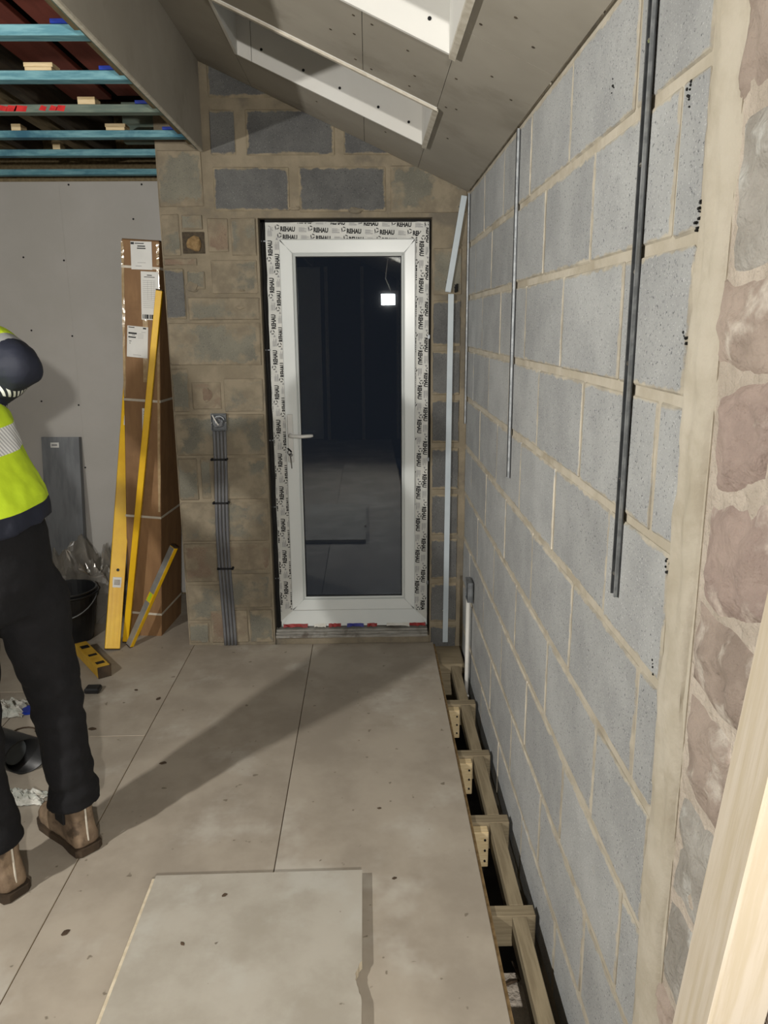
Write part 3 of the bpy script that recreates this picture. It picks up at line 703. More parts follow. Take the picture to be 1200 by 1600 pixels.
# handle, plate, key
hp = MB().bbox(-.404, -.374, YF-.026, YF-.0165, .955, 1.195, .004).build('handle_plate', 'handle_white', door)
hd = MB(); hd.tube([(-.389, YF-.02, 1.092), (-.389, YF-.055, 1.092), (-.383, YF-.066, 1.093), (-.370, YF-.070, 1.092), (-.33, YF-.070, 1.090), (-.288, YF-.066, 1.092), (-.276, YF-.062, 1.093)], [.010, .009, .0095, .0095, .009, .0085, .006], 10)
hd.build('lever', 'handle_white', hp, smooth=True)
MB().tube([(-.389, YF-.018, .995), (-.389, YF-.034, .995)], .0095, 12).build('lock_cylinder', 'chrome', hp, smooth=True)
ky = MB(); ky.bbox(-.391, -.387, YF-.055, YF-.034, .985, 1.005, .001); ky.tube([(-.389, YF-.052, .992), (-.386, YF-.055, .968), (-.384, YF-.054, .930)], [.004, .004, .0028], 6)
ky.build('key', 'chrome', hp)
kr = MB(); kr.tube([(-.392+.010*math.cos(a), YF-.056, 1.010+.012*math.sin(a)) for a in [i*.5 for i in range(13)]], .0018, 5); kr.tube([(-.402, YF-.05, 1.03), (-.392, YF-.055, 1.022), (-.383, YF-.056, 1.012)], .004, 6)
kr.build('key_ring', 'black_matte', hp)

# ================================================================== THINGS ON THE WALLS
# plaster stop beads on the block wall
def bead(y, z0, z1, w_, mat, label, tilt=0.):
    o = empty('plaster_bead', (XW-.004, y, z0), label, 'bead', 'metal plaster beads on the block wall')
    m = MB(); hh = z1-z0
    sh = Matrix.Identity(4); sh[1][2] = tilt
    T = Matrix.Translation((XW-.003, y, z0)) @ sh
    m.box(-.0022, 0, -w_/2, w_/2, 0, hh, 0, T); m.build('wing', mat, o)
    MB().box(-.008, -.0024, -w_/2, -w_/2+.004, 0, hh, 0, T).build('nose', 'bead_highlight', o)
    MB().box(-.007, -.0024, w_/2-.004, w_/2, 0, hh, 0, T).build('rib', 'galv_dark', o)
    n = MB()
    for k in range(int(hh/.18)):
        z = .04+.18*k+rr(0, .05); n.tube([T @ Vector((-.0022, rr(-.3, .3)*w_, z)), T @ Vector((-.0045, rr(-.2, .2)*w_, z))], .0042, 6)
    n.build('fixing_nails', 'chrome', o); return o
bead(1.406, 1.113, 2.196, .027, 'galv_dark', 'long dark metal plaster bead on the block wall, nearest the old stone')
bead(2.571, 1.116, 2.196, .026, 'galv_dark', 'thin metal plaster bead on the block wall, middle one of three', .006)
bead(3.772, 1.15, 2.196, .022, 'galv_dark', 'thin metal plaster bead in the corner beside the white trunking')
# trunking strips on the back wall
def trunk(a, b, label):
    a, b = Vector(a), Vector(b); d = (b-a); L = d.length; d.normalize(); s_ = d.cross(Vector((0, -1, 0))).normalized(); n = s_.cross(d)
    T = Matrix(((s_.x, n.x, d.x, a.x), (s_.y, n.y, d.y, a.y), (s_.z, n.z, d.z, a.z), (0, 0, 0, 1)))
    o = empty('cable_trunking', tuple(b if b.z < a.z else a), label, 'trunking', 'pale plastic trunking right of the door')
    sgn = 1 if (T @ Vector((0, .01, 0))).y < a.y else -1
    m = MB(); m.box(-.0125, .0125, 0, sgn*.010, 0, L, 0, T); m.build('channel', 'trunking', o)
    m = MB(); m.bbox(-.0135, .0135, min(sgn*.0102, sgn*.0135), max(sgn*.0102, sgn*.0135), .002, L-.002, .001, 0, T); m.build('lid', 'trunking', o)
    n_ = MB()
    for f in (.12, .5, .9): n_.tube([T @ Vector((.014*(1 if f != .5 else -1), sgn*.009, L*f)), T @ Vector((.018*(1 if f != .5 else -1), sgn*.009, L*f))], .004, 6)
    n_.build('fixing_nails', 'chrome', o); return o
trunk((.447, YB-.003, 2.190), (.377, YB-.003, 1.766), 'short leaning length of pale trunking at the top of the corner')
trunk((.392, YB-.003, 1.757), (.384, YB-.003, .002), 'long upright length of pale trunking right of the door')
cl = MB()
for k in range(5):
    cl.tube([(.416+rr(-.007, .007), YB-.008, 1.785+rr(-.022, .02)) for _ in range(4)], .005, 6)
tag(cl.build('cable_stub', 'black_matte', smooth=True), 'black cable bunch poking out between the two trunking lengths', 'cable')
# back box and grey cables on the pier
bx = empty('back_box', (-.729, YB, 1.12), 'grey metal back box full of curled cable on the pier', 'socket box')
m = MB(); X0, X1, Z0, Z1 = -.766, -.692, 1.123, 1.206
m.box(X0, X1, YB-.006, YB-.004, Z0, Z1); m.box(X0, X0+.003, YB-.022, YB-.006, Z0, Z1); m.box(X1-.003, X1, YB-.022, YB-.006, Z0, Z1); m.box(X0+.003, X1-.003, YB-.022, YB-.006, Z1-.003, Z1); m.box(X0+.003, X1-.003, YB-.022, YB-.006, Z0, Z0+.003)
m.build('box_shell', 'galv_dark', bx)
for k in range(4):
    c = MB(); r = .027-.005*k; ph = k*1.2
    pts = [(-.729+(r)*math.cos(ph+i*.45), YB-.012-.0025*k, 1.166+(r)*math.sin(ph+i*.45)) for i in range(11)]
    c.tube(pts, .0055, 8); c.build('cable_tail', 'cable_grey' if k % 2 else 'galvanised', bx, smooth=True)
MB().tube([(-.758, YB-.023, 1.20), (-.745, YB-.026, 1.175), (-.730, YB-.025, 1.15)], .0035, 6).build('cable_tail', 'cable_white', bx, smooth=True)
for s_ in (-1, 1): MB().bbox(-.729+s_*.034-.004, -.729+s_*.034+.004, YB-.024, YB-.018, 1.158, 1.166, .001).build('lug', 'chrome', bx)
for i, x in enumerate((-.755, -.738, -.721, -.704)):
    c = MB(); x2 = -.760+.0175*i
    pts = []
    for k in range(24):
        u = k/23; z = 1.120*(1-u)+.004*u
        xx = x*(1-u)+x2*u + .010*math.sin(u*math.pi)*(-1.0) + .002*math.sin(u*9)
        pts.append((xx, YB-.012, z))
    c.tube(pts, .0078, 8)
    lab = ['grey cable down the pier, leftmost of the four in the bundle', 'grey cable down the pier, second from the left in the bundle', 'grey cable down the pier, third from the left in the bundle', 'grey cable down the pier, rightmost of the four, nearest the door'][i]
    tag(c.build('electric_cable', 'cable_grey', smooth=True), lab, 'cable', 'grey cables clipped down the pier')
for z, xc, lab in ((.981, -.738, 'black clip across the grey cables, top one just under the back box'), (.762, -.741, 'black clip across the grey cables, middle one'), (.421, -.737, 'black clip across the grey cables, lowest one')):
    o = empty('cable_clip', (xc, YB-.004, z), lab, 'clip', 'black clips on the cable bundle')
    MB().bbox(xc-.036, xc+.036, YB-.024, YB-.020, z-.005, z+.005, .001).build('strap', 'black_matte', o)
    for s_ in (-1, 1): MB().tube([(xc+s_*.036, YB-.024, z), (xc+s_*.036, YB-.001, z)], .0065, 8).build('clip_nail', 'black_matte', o)
# socket box and white conduit on the block wall
cx_, cy_ = XW-.002, 3.415
o = empty('conduit_box', (XW-.004, 3.40, .385), 'small metal socket box above the white conduit on the block wall', 'socket box')
m = MB(); m.box(XW-.012, XW-.006, 3.368, 3.462, .376, .470); m.build('box_back', 'galv_dark', o)
m = MB(); m.box(XW-.030, XW-.012, 3.368, 3.371, .376, .470); m.box(XW-.030, XW-.012, 3.459, 3.462, .376, .470); m.box(XW-.030, XW-.012, 3.371, 3.459, .376, .379); m.box(XW-.030, XW-.012, 3.371, 3.459, .467, .470); m.build('box_rim', 'galvanised', o)
for z in (.448, .400): MB().tube([(XW-.014, 3.415+.022*math.cos(a), z+.017*math.sin(a)) for a in [i*.6 for i in range(12)]], .004, 6).build('cable_tail', 'galvanised', o, smooth=True)
o = empty('white_conduit', (XW-.012, 3.43, -.14), 'white plastic conduit dropping from the small socket box into the floor gap', 'conduit')
MB().tube([(XW-.020, 3.425, .374), (XW-.020, 3.43, .0), (XW-.020, 3.43, -.11)], .010, 12).build('pipe', 'cable_white', o, smooth=True)
MB().bbox(XW-.033, XW-.008, 3.418, 3.442, -.135, -.1105, .002).build('pipe_clip', 'cable_white', o)

# ================================================================== THINGS ON THE FLOOR
# loose offcut of flooring board with a broken notch
pts = [(-.648, .80), (-.034, .80), (-.034, 1.56), (-.0365, 1.575), (-.040, 1.582), (-.043, 1.598), (-.046, 1.606), (-.048, 1.618), (-.050, 1.622), (-.0485, 1.634), (-.051, 1.640), (-.047, 1.652), (-.044, 1.657), (-.041, 1.672), (-.034, 1.682), (-.036, 2.026), (-.650, 2.018)]
lb = MB().prism(pts, .026, 0, Matrix.Translation((0, 0, .002))).build('loose_board', ['loose_board', 'loose_edge_lit'])
for p in lb.data.polygons:
    if abs(p.normal.z) < .5: p.material_index = 1
MB().bbox(-.662, -.6485, .80, 2.016, .004, .020, .002).build('board_tongue', 'loose_edge_lit', lb)
tag(lb, 'loose square of flooring board with a broken notch lying in front', 'board')
# leaning timber at the lower right
tm = empty('timber_post', (.425, .937, 0), 'pale sawn timber leaning against the stone wall at the lower right edge', 'timber')
tm.rotation_euler = (math.radians(10.), 0, 0)
me = MB().bbox(-.045, .022, -.066, .008, 0.01, 2.1, .003).mesh('post', 'pine')
put('post', me, tm, (0, 0, 0)).matrix_parent_inverse = Matrix.Identity(4)
tm.children[0].location = (0, 0, 0); tm.children[0].rotation_euler = (0, 0, 0)

def frame_axes(a, b, face):
    """matrix with local z from a to b and local -y towards 'face'"""
    a, b = Vector(a), Vector(b); d = (b-a).normalized(); f = Vector(face); f = (f - f.dot(d)*d).normalized(); x = (-f).cross(d)
    y = -f
    return Matrix(((x.x, y.x, d.x, a.x), (x.y, y.y, d.y, a.y), (x.z, y.z, d.z, a.z), (0, 0, 0, 1))), (b-a).length
def from_local(mb, T): mb.v = [tuple(T @ Vector(v)) for v in mb.v]; return mb
# tall carton
ct = empty('tall_carton', (-1.22, 4.10, 0), 'tall brown strapped carton leaning into the recess beside the pier', 'carton')
sh = Matrix.Identity(4); ang = math.radians(3.95)
T = Matrix.Translation((-1.312, 3.955, .0)) @ Matrix.Rotation(math.radians(-4.5), 4, 'Z') @ Matrix.Rotation(ang, 4, 'Y')
CW, CD, CH = .184, .34, 2.03
from_local(MB().bbox(0, CW, 0, CD, .002, CH, .004), T).build('box_body', 'cardboard', ct)
m = MB(); m.box(-.0008, CW+.0008, -.0008, CD+.0008, 0, .009)
for z in (1.905, 1.268, .668, .135):
    from_local(MB().bbox(-.002, CW+.002, -.002, CD+.002, z-.006, z+.006, .0008), T).build('strap', 'strap_white', ct)
from_local(MB().box(.002, CW-.002, .004, CD-.004, CH-.0005, CH+.004), T).build('top_flap', 'cardboard_side', ct)
for x0, x1, z0, z1 in ((-.0012, .014, 1.28, 1.90), (-.0012, .014, 1.91, 2.02), (CW-.014, CW+.0012, .70, 1.90), (CW-.014, CW+.0012, 1.92, 2.02), (.10, .128, 1.36, 1.78)):
    n = 14; vs = []
    for i in range(n+1):
        z = z0+(z1-z0)*i/n; vs += [(x0+rr(0, .002), -.0012-rr(0, .0018), z), (x1-rr(0, .004), -.0012-rr(0, .0018), z)]
    from_local(MB().add(vs, [(2*i, 2*i+1, 2*i+3, 2*i+2) for i in range(n)]), T).build('packing_tape', 'clear_tape', ct)
def sheet(x0, x1, z0, z1, deg=0.):
    R = T @ Matrix.Translation(((x0+x1)/2, -.0016, (z0+z1)/2)) @ Matrix.Rotation(math.radians(deg), 4, 'Y')
    hw, hh = (x1-x0)/2, (z1-z0)/2
    o = from_local(MB().bbox(-hw, hw, -.0022, 0, -hh, hh, .0006), R).build('label', 'paper', ct)
    return o, R, hw, hh
def marks(o, R, rects, mat):
    m = MB()
    for x0, x1, z0, z1 in rects: m.add([(x0, -.0026, z0), (x1, -.0026, z0), (x1, -.0026, z1), (x0, -.0026, z1)], [(0, 1, 2, 3)])
    from_local(m, R).build('print', mat, o)
o, R, a, b = sheet(.047, .150, 1.895, 2.024, -1.5)
marks(o, R, [(-.050, -.034, .050, .060), (-.030, .014, .053, .057), (-.018, .020, .040, .045), (-.020, .022, .030, .035)], 'ink_black'); marks(o, R, [(-.02, .02, -.034, -.032), (-.03, .0, -.05, -.047)], 'ink_faint')
o, R, a, b = sheet(.095, .180, 1.662, 1.888, -.5)
marks(o, R, [(-.012, .012, .094, .098), (-.026, .026, .086, .089)] + [(-.036+.0085*k, -.032+.0085*k+.002*(k % 3), -.108, -.088) for k in range(8)], 'ink_black')
marks(o, R, [(-.034, .030, .07-.009*k, .0716-.009*k) for k in range(15)] + [(x, x+.001, -.02, .07) for x in (-.01, .008, .022)], 'ink_faint')
o, R, a, b = sheet(.022, .126, 1.478, 1.628, 2.)
marks(o, R, [(-.046, -.016, .066, .070), (.026, .042, .064, .071), (-.046, -.004, .036, .044), (-.028, -.012, .031, .033), (-.046, -.008, .018, .024), (-.042, -.030, .0, .003), (-.040, -.034, -.010, -.007)], 'ink_black')
marks(o, R, [(.002, .03, .040-.007*k, .0415-.007*k) for k in range(4)] + [(-.02, .02, -.064, -.062), (.018, .040, .048, .050)], 'ink_faint')
o, R, a, b = sheet(.093, .118, 1.10, 1.23, 0.)
marks(o, R, [(-.006, .004, .045-.012*k, .049-.012*k) for k in range(7)], 'ink_faint')

# spirit levels
def level(name, a, b, face, wdt, thk, label, vials=(), body='level_yellow', edge=None, ribs=True, cap='boot_sole'):
    o = empty(name, a, label, 'spirit level', 'builder\'s spirit levels')
    T, L = frame_axes(a, b, face)
    bd = from_local(MB().bbox(-wdt/2, wdt/2, -thk/2, thk/2, .006, L-.006, .0018), T).build('level_body', body, o)
    for z0, z1 in ((0, .0058), (L-.0058, L)): from_local(MB().bbox(-wdt/2-.0004, wdt/2+.0004, -thk/2-.0004, thk/2+.0004, z0, z1, .001), T).build('end_cap', cap, o)
    if ribs:
        for x in (-.30, 0, .30): from_local(MB().bbox(x*wdt-wdt*.05, x*wdt+wdt*.05, -thk/2-.0016, -thk/2+.001, .02, min(L-.02, .34), .0006), T).build('rib', body, bd)
    for z in vials:
        v = from_local(MB().bbox(-wdt*.30, wdt*.30, -thk/2-.0022, -thk/2+.002, z-.027, z+.027, .002), T).build('vial_surround', 'paper', bd)
        from_local(MB().bbox(-wdt*.2, wdt*.2, -thk/2-.0034, -thk/2-.0018, z-.014, z+.014, .001), T).build('vial', 'stone_grey', bd)
        from_local(MB().tube([(0, -thk/2-.0015, z+.064), (0, -thk/2+.002, z+.064)], .008, 12), T).build('hang_hole', 'rubber_black', bd)
    if edge: from_local(MB().bbox(-wdt/2+.001, wdt/2-.001, -thk/2-.0025, -thk/2+.0005, .008, L*.455, .001), T).build('edge_plate', edge, bd); from_local(MB().bbox(-wdt/2+.001, wdt/2-.001, -thk/2-.0025, -thk/2+.0005, L*.54, L-.008, .001), T).build('edge_plate', edge, bd); from_local(MB().bbox(-wdt*.3, wdt*.3, -thk/2-.001, -thk/2+.0005, L*.46, L*.535, .001), T).build('vial', 'vial_green', bd)
    return o, T, L
level('long_spirit_level', (-1.334, 3.757, .004), (-1.262, 4.30, 1.50), (.45, -1, .3), .074, .022, 'wide yellow spirit level leaning at the left edge of the tall carton', (.345, 1.2))
level('long_spirit_level', (-1.296, 3.868, .004), (-.994, 3.895, 1.79), (.12, -1, 0), .030, .050, 'thin yellow spirit level leaning edge-on across the front of the carton', (), ribs=False)
level('short_spirit_level', (-1.258, 3.800, .004), (-.985, 3.790, .545), (-.50, -.80, .25), .036, .024, 'short silver-edged spirit level leaning towards the pier', (), 'level_yellow', 'level_silver', False)
o, T, L = level('floor_spirit_level', (-1.485, 3.735, .030), (-1.265, 3.435, .030), (0, 0, 1), .060, .056, 'dusty yellow spirit level lying flat on the floor by the bucket', (), 'level_tan', None, False)
for z0, z1 in ((.06, .10), (.19, .215), (.30, .33)): from_local(MB().bbox(-.020, .020, -.0292, -.0275, z0, z1, .0006), T).build('print', 'ink_black', o)
# black block at the level's end
o = MB().bbox(-1.305, -1.238, 3.262, 3.318, 0.001, .026, .006); tag(o.build('rubber_pad', 'black_plastic'), 'small black rubber pad on the floor at the lying level\'s end', 'pad')
# grey steel channel against the plasterboard
gp = empty('steel_tray', (-1.82, 4.55, 0), 'grey steel tray with a small white sticker leaning on the plasterboard', 'tray')
T, L = frame_axes((-1.822, 4.475, .004), (-1.815, 4.590, .990), (0, -1, .05))
from_local(MB().bbox(-.110, .110, -.002, .002, 0, L, .0008), T).build('front_face', 'steel_grey', gp)
for s_ in (-1, 1): from_local(MB().bbox(s_*.108-.002, s_*.108+.002, .0022, .040, 0, L, .0008), T).build('side_flange', 'steel_grey', gp)
o = from_local(MB().bbox(-.058, -.008, -.0034, -.0022, L-.062, L-.032, .0004), T).build('sticker', 'paper', gp)
from_local(MB().add([(-.050+.011*k, -.0038, L-.052) for k in range(1)] + [(-.018, -.0038, L-.052), (-.018, -.0038, L-.042), (-.050, -.0038, L-.042)], [(0, 1, 2, 3)]), T).build('print', 'ink_grey', o)
# polythene heap
def crumple(name, cx, cy, sx, sy, hgt, mat, label, cat, n=34, seed=1., z0=.002, sharp=6., wall=None):
    vs = []
    for i in range(n+1):
        for k in range(n+1):
            u, v = i/n*2-1, k/n*2-1; r = min(1., (u*u+v*v)**.5)
            p = Vector((u*1.6+seed, v*1.6, seed))
            x = cx + u*sx + .25*sx*noise.noise(p*1.7); y = cy + v*sy + .25*sy*noise.noise(p*1.7+Vector((9, 3, 1)))
            e = (1-max(abs(u), abs(v))**3)
            rid = 1-abs(noise.noise(p*sharp*.35))*2
            z = z0 + e*hgt*(.35+.65*rid*.6+.3*noise.noise(p*sharp)) 
            vs.append((x, y, max(z0+.001*((i*7+k*3) % 5), z)))
    m = MB(); m.add(vs, [(i*(n+1)+k, (i+1)*(n+1)+k, (i+1)*(n+1)+k+1, i*(n+1)+k+1) for i in range(n) for k in range(n)])
    return tag(m.build(name, mat), label, cat)
crumple('polythene_heap', -1.64, 4.27, .25, .15, .58, 'polythene', 'crumpled clear polythene heaped under the steel tray', 'plastic sheet', 44, 2.3, .003, 3.)
# bucket
bk_ = empty('black_bucket', (-1.60, 3.93, 0), 'black plastic bucket behind the worker\'s legs', 'bucket')
m = MB(); n = 32
def ringp(r, z): return [(-1.60+r*math.cos(2*math.pi*k/n), 3.93+r*math.sin(2*math.pi*k/n), z) for k in range(n)]
m.rings([ringp(.11, .004), ringp(.118, .06), ringp(.145, .27), ringp(.150, .275), ringp(.150, .282), ringp(.141, .282), ringp(.112, .02)], 0, True); m.build('shell', 'black_plastic', bk_, smooth=False)
m = MB(); m.tube([(-1.60+.152*math.cos(a), 3.93+.152*math.sin(a), .262) for a in [2*math.pi*k/n for k in range(n+1)]], .006, 6, cap=False); m.build('rim_band', 'black_plastic', bk_, smooth=True)
m = MB(); m.tube([(-1.60+.156*math.cos(a), 3.93-.156*math.sin(a)*.96, .255-.10*math.sin(a)) for a in [math.pi*k/16 for k in range(17)]], .0035, 6); m.build('bail_handle', 'galvanised', bk_, smooth=True)
# pipe offcut
pp_ = empty('pipe_offcut', (-1.40, 2.70, 0), 'shiny black pipe offcut lying on the floor behind the worker\'s leg', 'pipe')
a = Vector((-1.285, 2.630, .072)); d = Vector((-.86, .42, 0)).normalized(); s_ = Vector((-d.y, d.x, 0)); m = MB(); n = 36; rg = []
def rng(t_, r, sk=0.): return [tuple(a + d*(t_ + sk*math.cos(2*math.pi*k/n)) + r*(math.cos(2*math.pi*k/n)*s_ + math.sin(2*math.pi*k/n)*Vector((0, 0, 1)))) for k in range(n)]
m.rings([rng(0, .070, .035), rng(.42, .070), rng(.42, .064), rng(0, .064, .035), rng(0, .070, .035)], 0, False); m.build('pipe_wall', 'black_plastic', pp_, smooth=False)
for p in pp_.children[0].data.polygons: p.use_smooth = True
m = MB(); m.tube([tuple(a + d*.06), tuple(a+d*.36)], .048, 24); m.build('inner_roll', 'duct_grey', pp_, smooth=False)
crumple('paper_scrap', -1.245, 2.455, .085, .040, .05, 'rag', 'crumpled white paper scrap on the floor beside the boot', 'paper', 20, 5.1, .002, 8.)
crumple('paper_scrap', -1.585, 3.12, .085, .065, .06, 'rag', 'crumpled dusty rag on the floor beyond the pipe offcut', 'rag', 20, 7.7, .002, 8.)
o = MB(); o.prism([(-1.535, 3.135), (-1.50, 3.075), (-1.455, 3.085), (-1.445, 3.13), (-1.49, 3.145)], .012, 0, Matrix.Translation((0, 0, .001))); tag(o.build('blue_wrapper', 'blue_plastic'), 'small blue plastic wrapper on the floor beside the rag', 'wrapper')
o = MB(); o.tube([(-1.43+.045*math.cos(q), 2.93+.035*math.sin(q), .005) for q in [k*.5 for k in range(11)]], .003, 6); tag(o.build('wire_loop', 'debris', smooth=True), 'thin loop of wire on the floor above the pipe offcut', 'wire')
flk = [(-1.08, 3.30, .012), (-.955, 3.21, .016), (-.80, 2.68, .016), (-.85, 1.83, .014), (-1.03, 2.38, .012), (-1.16, 2.95, .02), (.02, 2.37, .008), (-.43, 1.93, .010), (-.51, 1.75, .008), (.06, 2.02, .008)]
labs = ['dark flake of dirt near the lying spirit level', 'dark flake of dirt on the long floor joint', 'brown flake of dirt in the middle of the left floorboards', 'thin dark shaving on the floor below the boots', 'small brown crumb right of the trouser cuff', 'brown sliver on the floor right of the knee', 'tiny crumb on the floor right of the middle joint', 'small dark crumb on the loose board, upper one', 'small dark crumb on the loose board, lower one', 'tiny crumb on the floor right of the loose board']
for i, (x, y, r) in enumerate(flk):
    z = .0295 if 'on the loose board' in labs[i] else .0015
    bm = bmesh.new(); bmesh.ops.create_icosphere(bm, subdivisions=1, radius=1)
    for v in bm.verts: v.co = Vector((v.co.x*r*(1+.5*noise.noise(v.co+Vector((i, 0, 0)))), v.co.y*r*.7, v.co.z*.0016))
    mm = MB(); mm.frombm(bm); bm.free(); an = rr(0, 3); mm.v = [(q[0]*math.cos(an)-q[1]*math.sin(an)+x, q[0]*math.sin(an)+q[1]*math.cos(an)+y, q[2]+z) for q in mm.v]
    tag(mm.build('dirt_flake', 'debris'), labs[i], 'debris', 'dirt flakes on the floor')

# ================================================================== WORK LIGHTS (behind and left of the camera)
def work_light(loc, aim, label, ztop):
    d = (Vector(aim)-loc).normalized(); b = loc - d*.027
    o = empty('work_light', tuple(b), label, 'lamp', 'hanging site floodlights')
    T, L = frame_axes(tuple(b), tuple(b + d), (0, 0, 1))
    from_local(MB().bbox(-.11, .11, -.085, .085, -.03, .018, .006), T).build('housing', 'black_plastic', o)
    from_local(MB().bbox(-.075, .075, -.060, .060, .0185, .024, .002), T).build('led_panel', 'lamp_glow', o)
    c = MB(); top = Vector((b.x, b.y, ztop)); pts = [b - d*.03, b - d*.06 + Vector((.03, 0, .06)), (b+top)/2 + Vector((-.03, .02, 0)), top]
    c.tube([tuple(p) for p in pts], .005, 6); c.build('hanging_flex', 'cable_white', o, smooth=True)
work_light(LAMP_A, AIM_A, 'hanging site floodlight mirrored in the door glass', zc(.19)-.005)
work_light(LAMP_B, AIM_B, 'hanging site floodlight out of view at the left', 2.40)

# ================================================================== WORKER (seen from behind, cut by the left edge)
def ell(c, rx, ry, ang, n=20, tilt=(0, 0)):
    ca, sa = math.cos(ang), math.sin(ang); out = []
    for k in range(n):
        u, v = rx*math.cos(2*math.pi*k/n), ry*math.sin(2*math.pi*k/n)
        x, y = u*ca - v*sa, u*sa + v*ca
        out.append((c[0]+x, c[1]+y, c[2]+tilt[0]*x+tilt[1]*y))
    return out
FA = math.radians(60)                                            # body faces away and to the left
def limb(m, pts, rs, seg=14):
    """tapered limb through joints, with extra rings so bends stay round"""
    P_, R_ = [], []
    for i in range(len(pts)-1):
        a, b = Vector(pts[i]), Vector(pts[i+1])
        for k in range(4): P_.append(a.lerp(b, k/4)); R_.append(rs[i]+(rs[i+1]-rs[i])*k/4)
    P_.append(Vector(pts[-1])); R_.append(rs[-1]); m.tube(P_, R_, seg)
def push(me, fn):
    """move every vertex along its normal by fn(position)"""
    nn = [Vector(n.vector) for n in me.vertex_normals]; out = []
    for v, n in zip(me.vertices, nn):
        c = v.co.copy(); out += list(c + n*fn(c))
    me.vertices.foreach_set('co', out); me.update()
def ball(m, c, r, n=14):
    m.rings([ell(c+Vector((0, 0, r*math.sin(a))), max(.002, r*math.cos(a)), max(.002, r*math.cos(a)), 0, n) for a in [-1.5+3.0*k/8 for k in range(9)]])
def remeshed(m, name, mats, vox, disp=0., dscale=12., smooth_it=3):
    me = m.mesh(name, mats)
    me = evaluated(me, [('REMESH', dict(mode='VOXEL', voxel_size=vox)), ('SMOOTH', dict(factor=.5, iterations=smooth_it))])
    if disp:
        push(me, lambda c: disp*noise.fractal(c*dscale, 1., 2., 3))
    me.polygons.foreach_set('use_smooth', [True]*len(me.polygons))
    me.materials.clear()
    for q in mats: me.materials.append(M[q])
    return me
fw = Vector((-math.sin(FA), math.cos(FA), 0)); rt = Vector((math.cos(FA), math.sin(FA), 0))
hipc = Vector((-1.045, 2.065, .98)); ankR = Vector((-.945, 2.205, .10)); ankL = Vector((-1.105, 2.005, .10))
kneeR = Vector((-.955, 2.185, .52)); kneeL = Vector((-1.125, 2.0, .52))
hipR = hipc + rt*.085 + Vector((.012, 0, -.08)); hipL = hipc - rt*.10 + Vector((-.02, 0, -.08))
chest = Vector((-1.20, 2.10, 1.36)); neck = Vector((-1.44, 2.10, 1.50)); head = Vector((-1.60, 2.06, 1.57))
shR = Vector((-1.11, 2.24, 1.580)); elR = Vector((-.942, 2.135, 1.520)); wrR = Vector((-1.16, 2.35, 1.40))
shL = Vector((-1.25, 1.93, 1.47)); elL = Vector((-1.46, 1.88, 1.27)); wrL = Vector((-1.64, 2.04, 1.36))
# body: one continuous skin
m = MB()
m.rings([ell(hipc+Vector((0, 0, -.1)), .105, .075, FA), ell(hipc, .125, .09, FA), ell(hipc.lerp(chest, .5), .135, .095, FA), ell(chest, .165, .11, FA), ell(chest.lerp(neck, .6), .15, .09, FA), ell(neck, .06, .06, FA)])
limb(m, [hipR, kneeR, ankR, ankR+Vector((0, 0, -.07))], [.050, .045, .028, .028]); limb(m, [hipL, kneeL, ankL, ankL+Vector((0, 0, -.07))], [.050, .045, .028, .028])
for an_, f in ((ankR, Vector((-.72, .69, 0))), (ankL, Vector((-.84, .54, 0)))): limb(m, [an_+Vector((0, 0, -.06)), an_+f*.14+Vector((0, 0, -.05))], [.024, .016])
for a_, b_, c_ in ((shR, elR, wrR), (shL, elL, wrL)):
    limb(m, [a_, b_], [.052, .040]); limb(m, [b_, c_], [.040, .028]); ball(m, b_, .040)
    d = (c_-b_).normalized(); sd_ = d.cross(Vector((0, 0, 1))).normalized(); upv = sd_.cross(d)
    limb(m, [c_, c_+d*.05, c_+d*.09], [.028, .036, .034])
    for k, ln in enumerate((.072, .085, .08, .062)):
        r0 = c_ + d*.085 + upv*(.027-.018*k); limb(m, [r0, r0+d*ln*.55+sd_*.012, r0+d*ln*.8+sd_*.035], [.0095, .009, .008], 8)
    limb(m, [c_+d*.03+upv*.025, c_+d*.07+upv*.05+sd_*.01, c_+d*.10+upv*.048+sd_*.025], [.012, .0105, .009], 8)
limb(m, [neck-Vector((0, 0, .06)), neck.lerp(head, .5)], [.06, .055])
hr = []
for k in range(13):
    a = -math.pi/2 + math.pi*k/12; z = math.sin(a)*.118; r = max(.01, math.cos(a))
    hr.append(ell(head+Vector((0, 0, z+.03)) - fw*(.012 if z < -.03 else 0), .077*r*(1 if z > -.04 else .88), .098*r, FA))
m.rings(hr)
fc = head + fw*.093
limb(m, [fc+Vector((0, 0, .045))-fw*.01, fc+fw*.022+Vector((0, 0, .005))], [.010, .015], 8)          # nose
for s_ in (-1, 1): limb(m, [head+rt*.074*s_+Vector((0, 0, .05)), head+rt*.082*s_+Vector((0, 0, .0))], [.016, .013], 8)
limb(m, [fc-fw*.006+rt*.022+Vector((0, 0, -.035)), fc+Vector((0, 0, -.033)), fc-fw*.006-rt*.022+Vector((0, 0, -.035))], [.005, .008, .005], 8)
me = remeshed(m, 'person', ['skin'], .011)
person = put('person', me); tag(person, 'person in a lime hi-vis jacket and black jeans seen from behind at the left edge', 'person')
ey = MB()
for s_ in (-1, 1):
    c = head + fw*.088 + rt*.031*s_ + Vector((0, 0, .035)); ey.tube([c-fw*.012, c+fw*.002], [.012, .008], 10)
ey.build('eyes', 'paper', person)
m = MB(); hr = []
for k in range(9):
    a = -.25 + (math.pi/2+.25)*k/8; z = math.sin(a)*.126; r = max(.01, math.cos(a))
    hr.append(ell(head+Vector((0, 0, z+.036))-fw*.012, .086*r, .104*r, FA))
m.rings(hr); put('hair', remeshed(m, 'hair', ['hair_brown'], .012, .006, 30.), person)
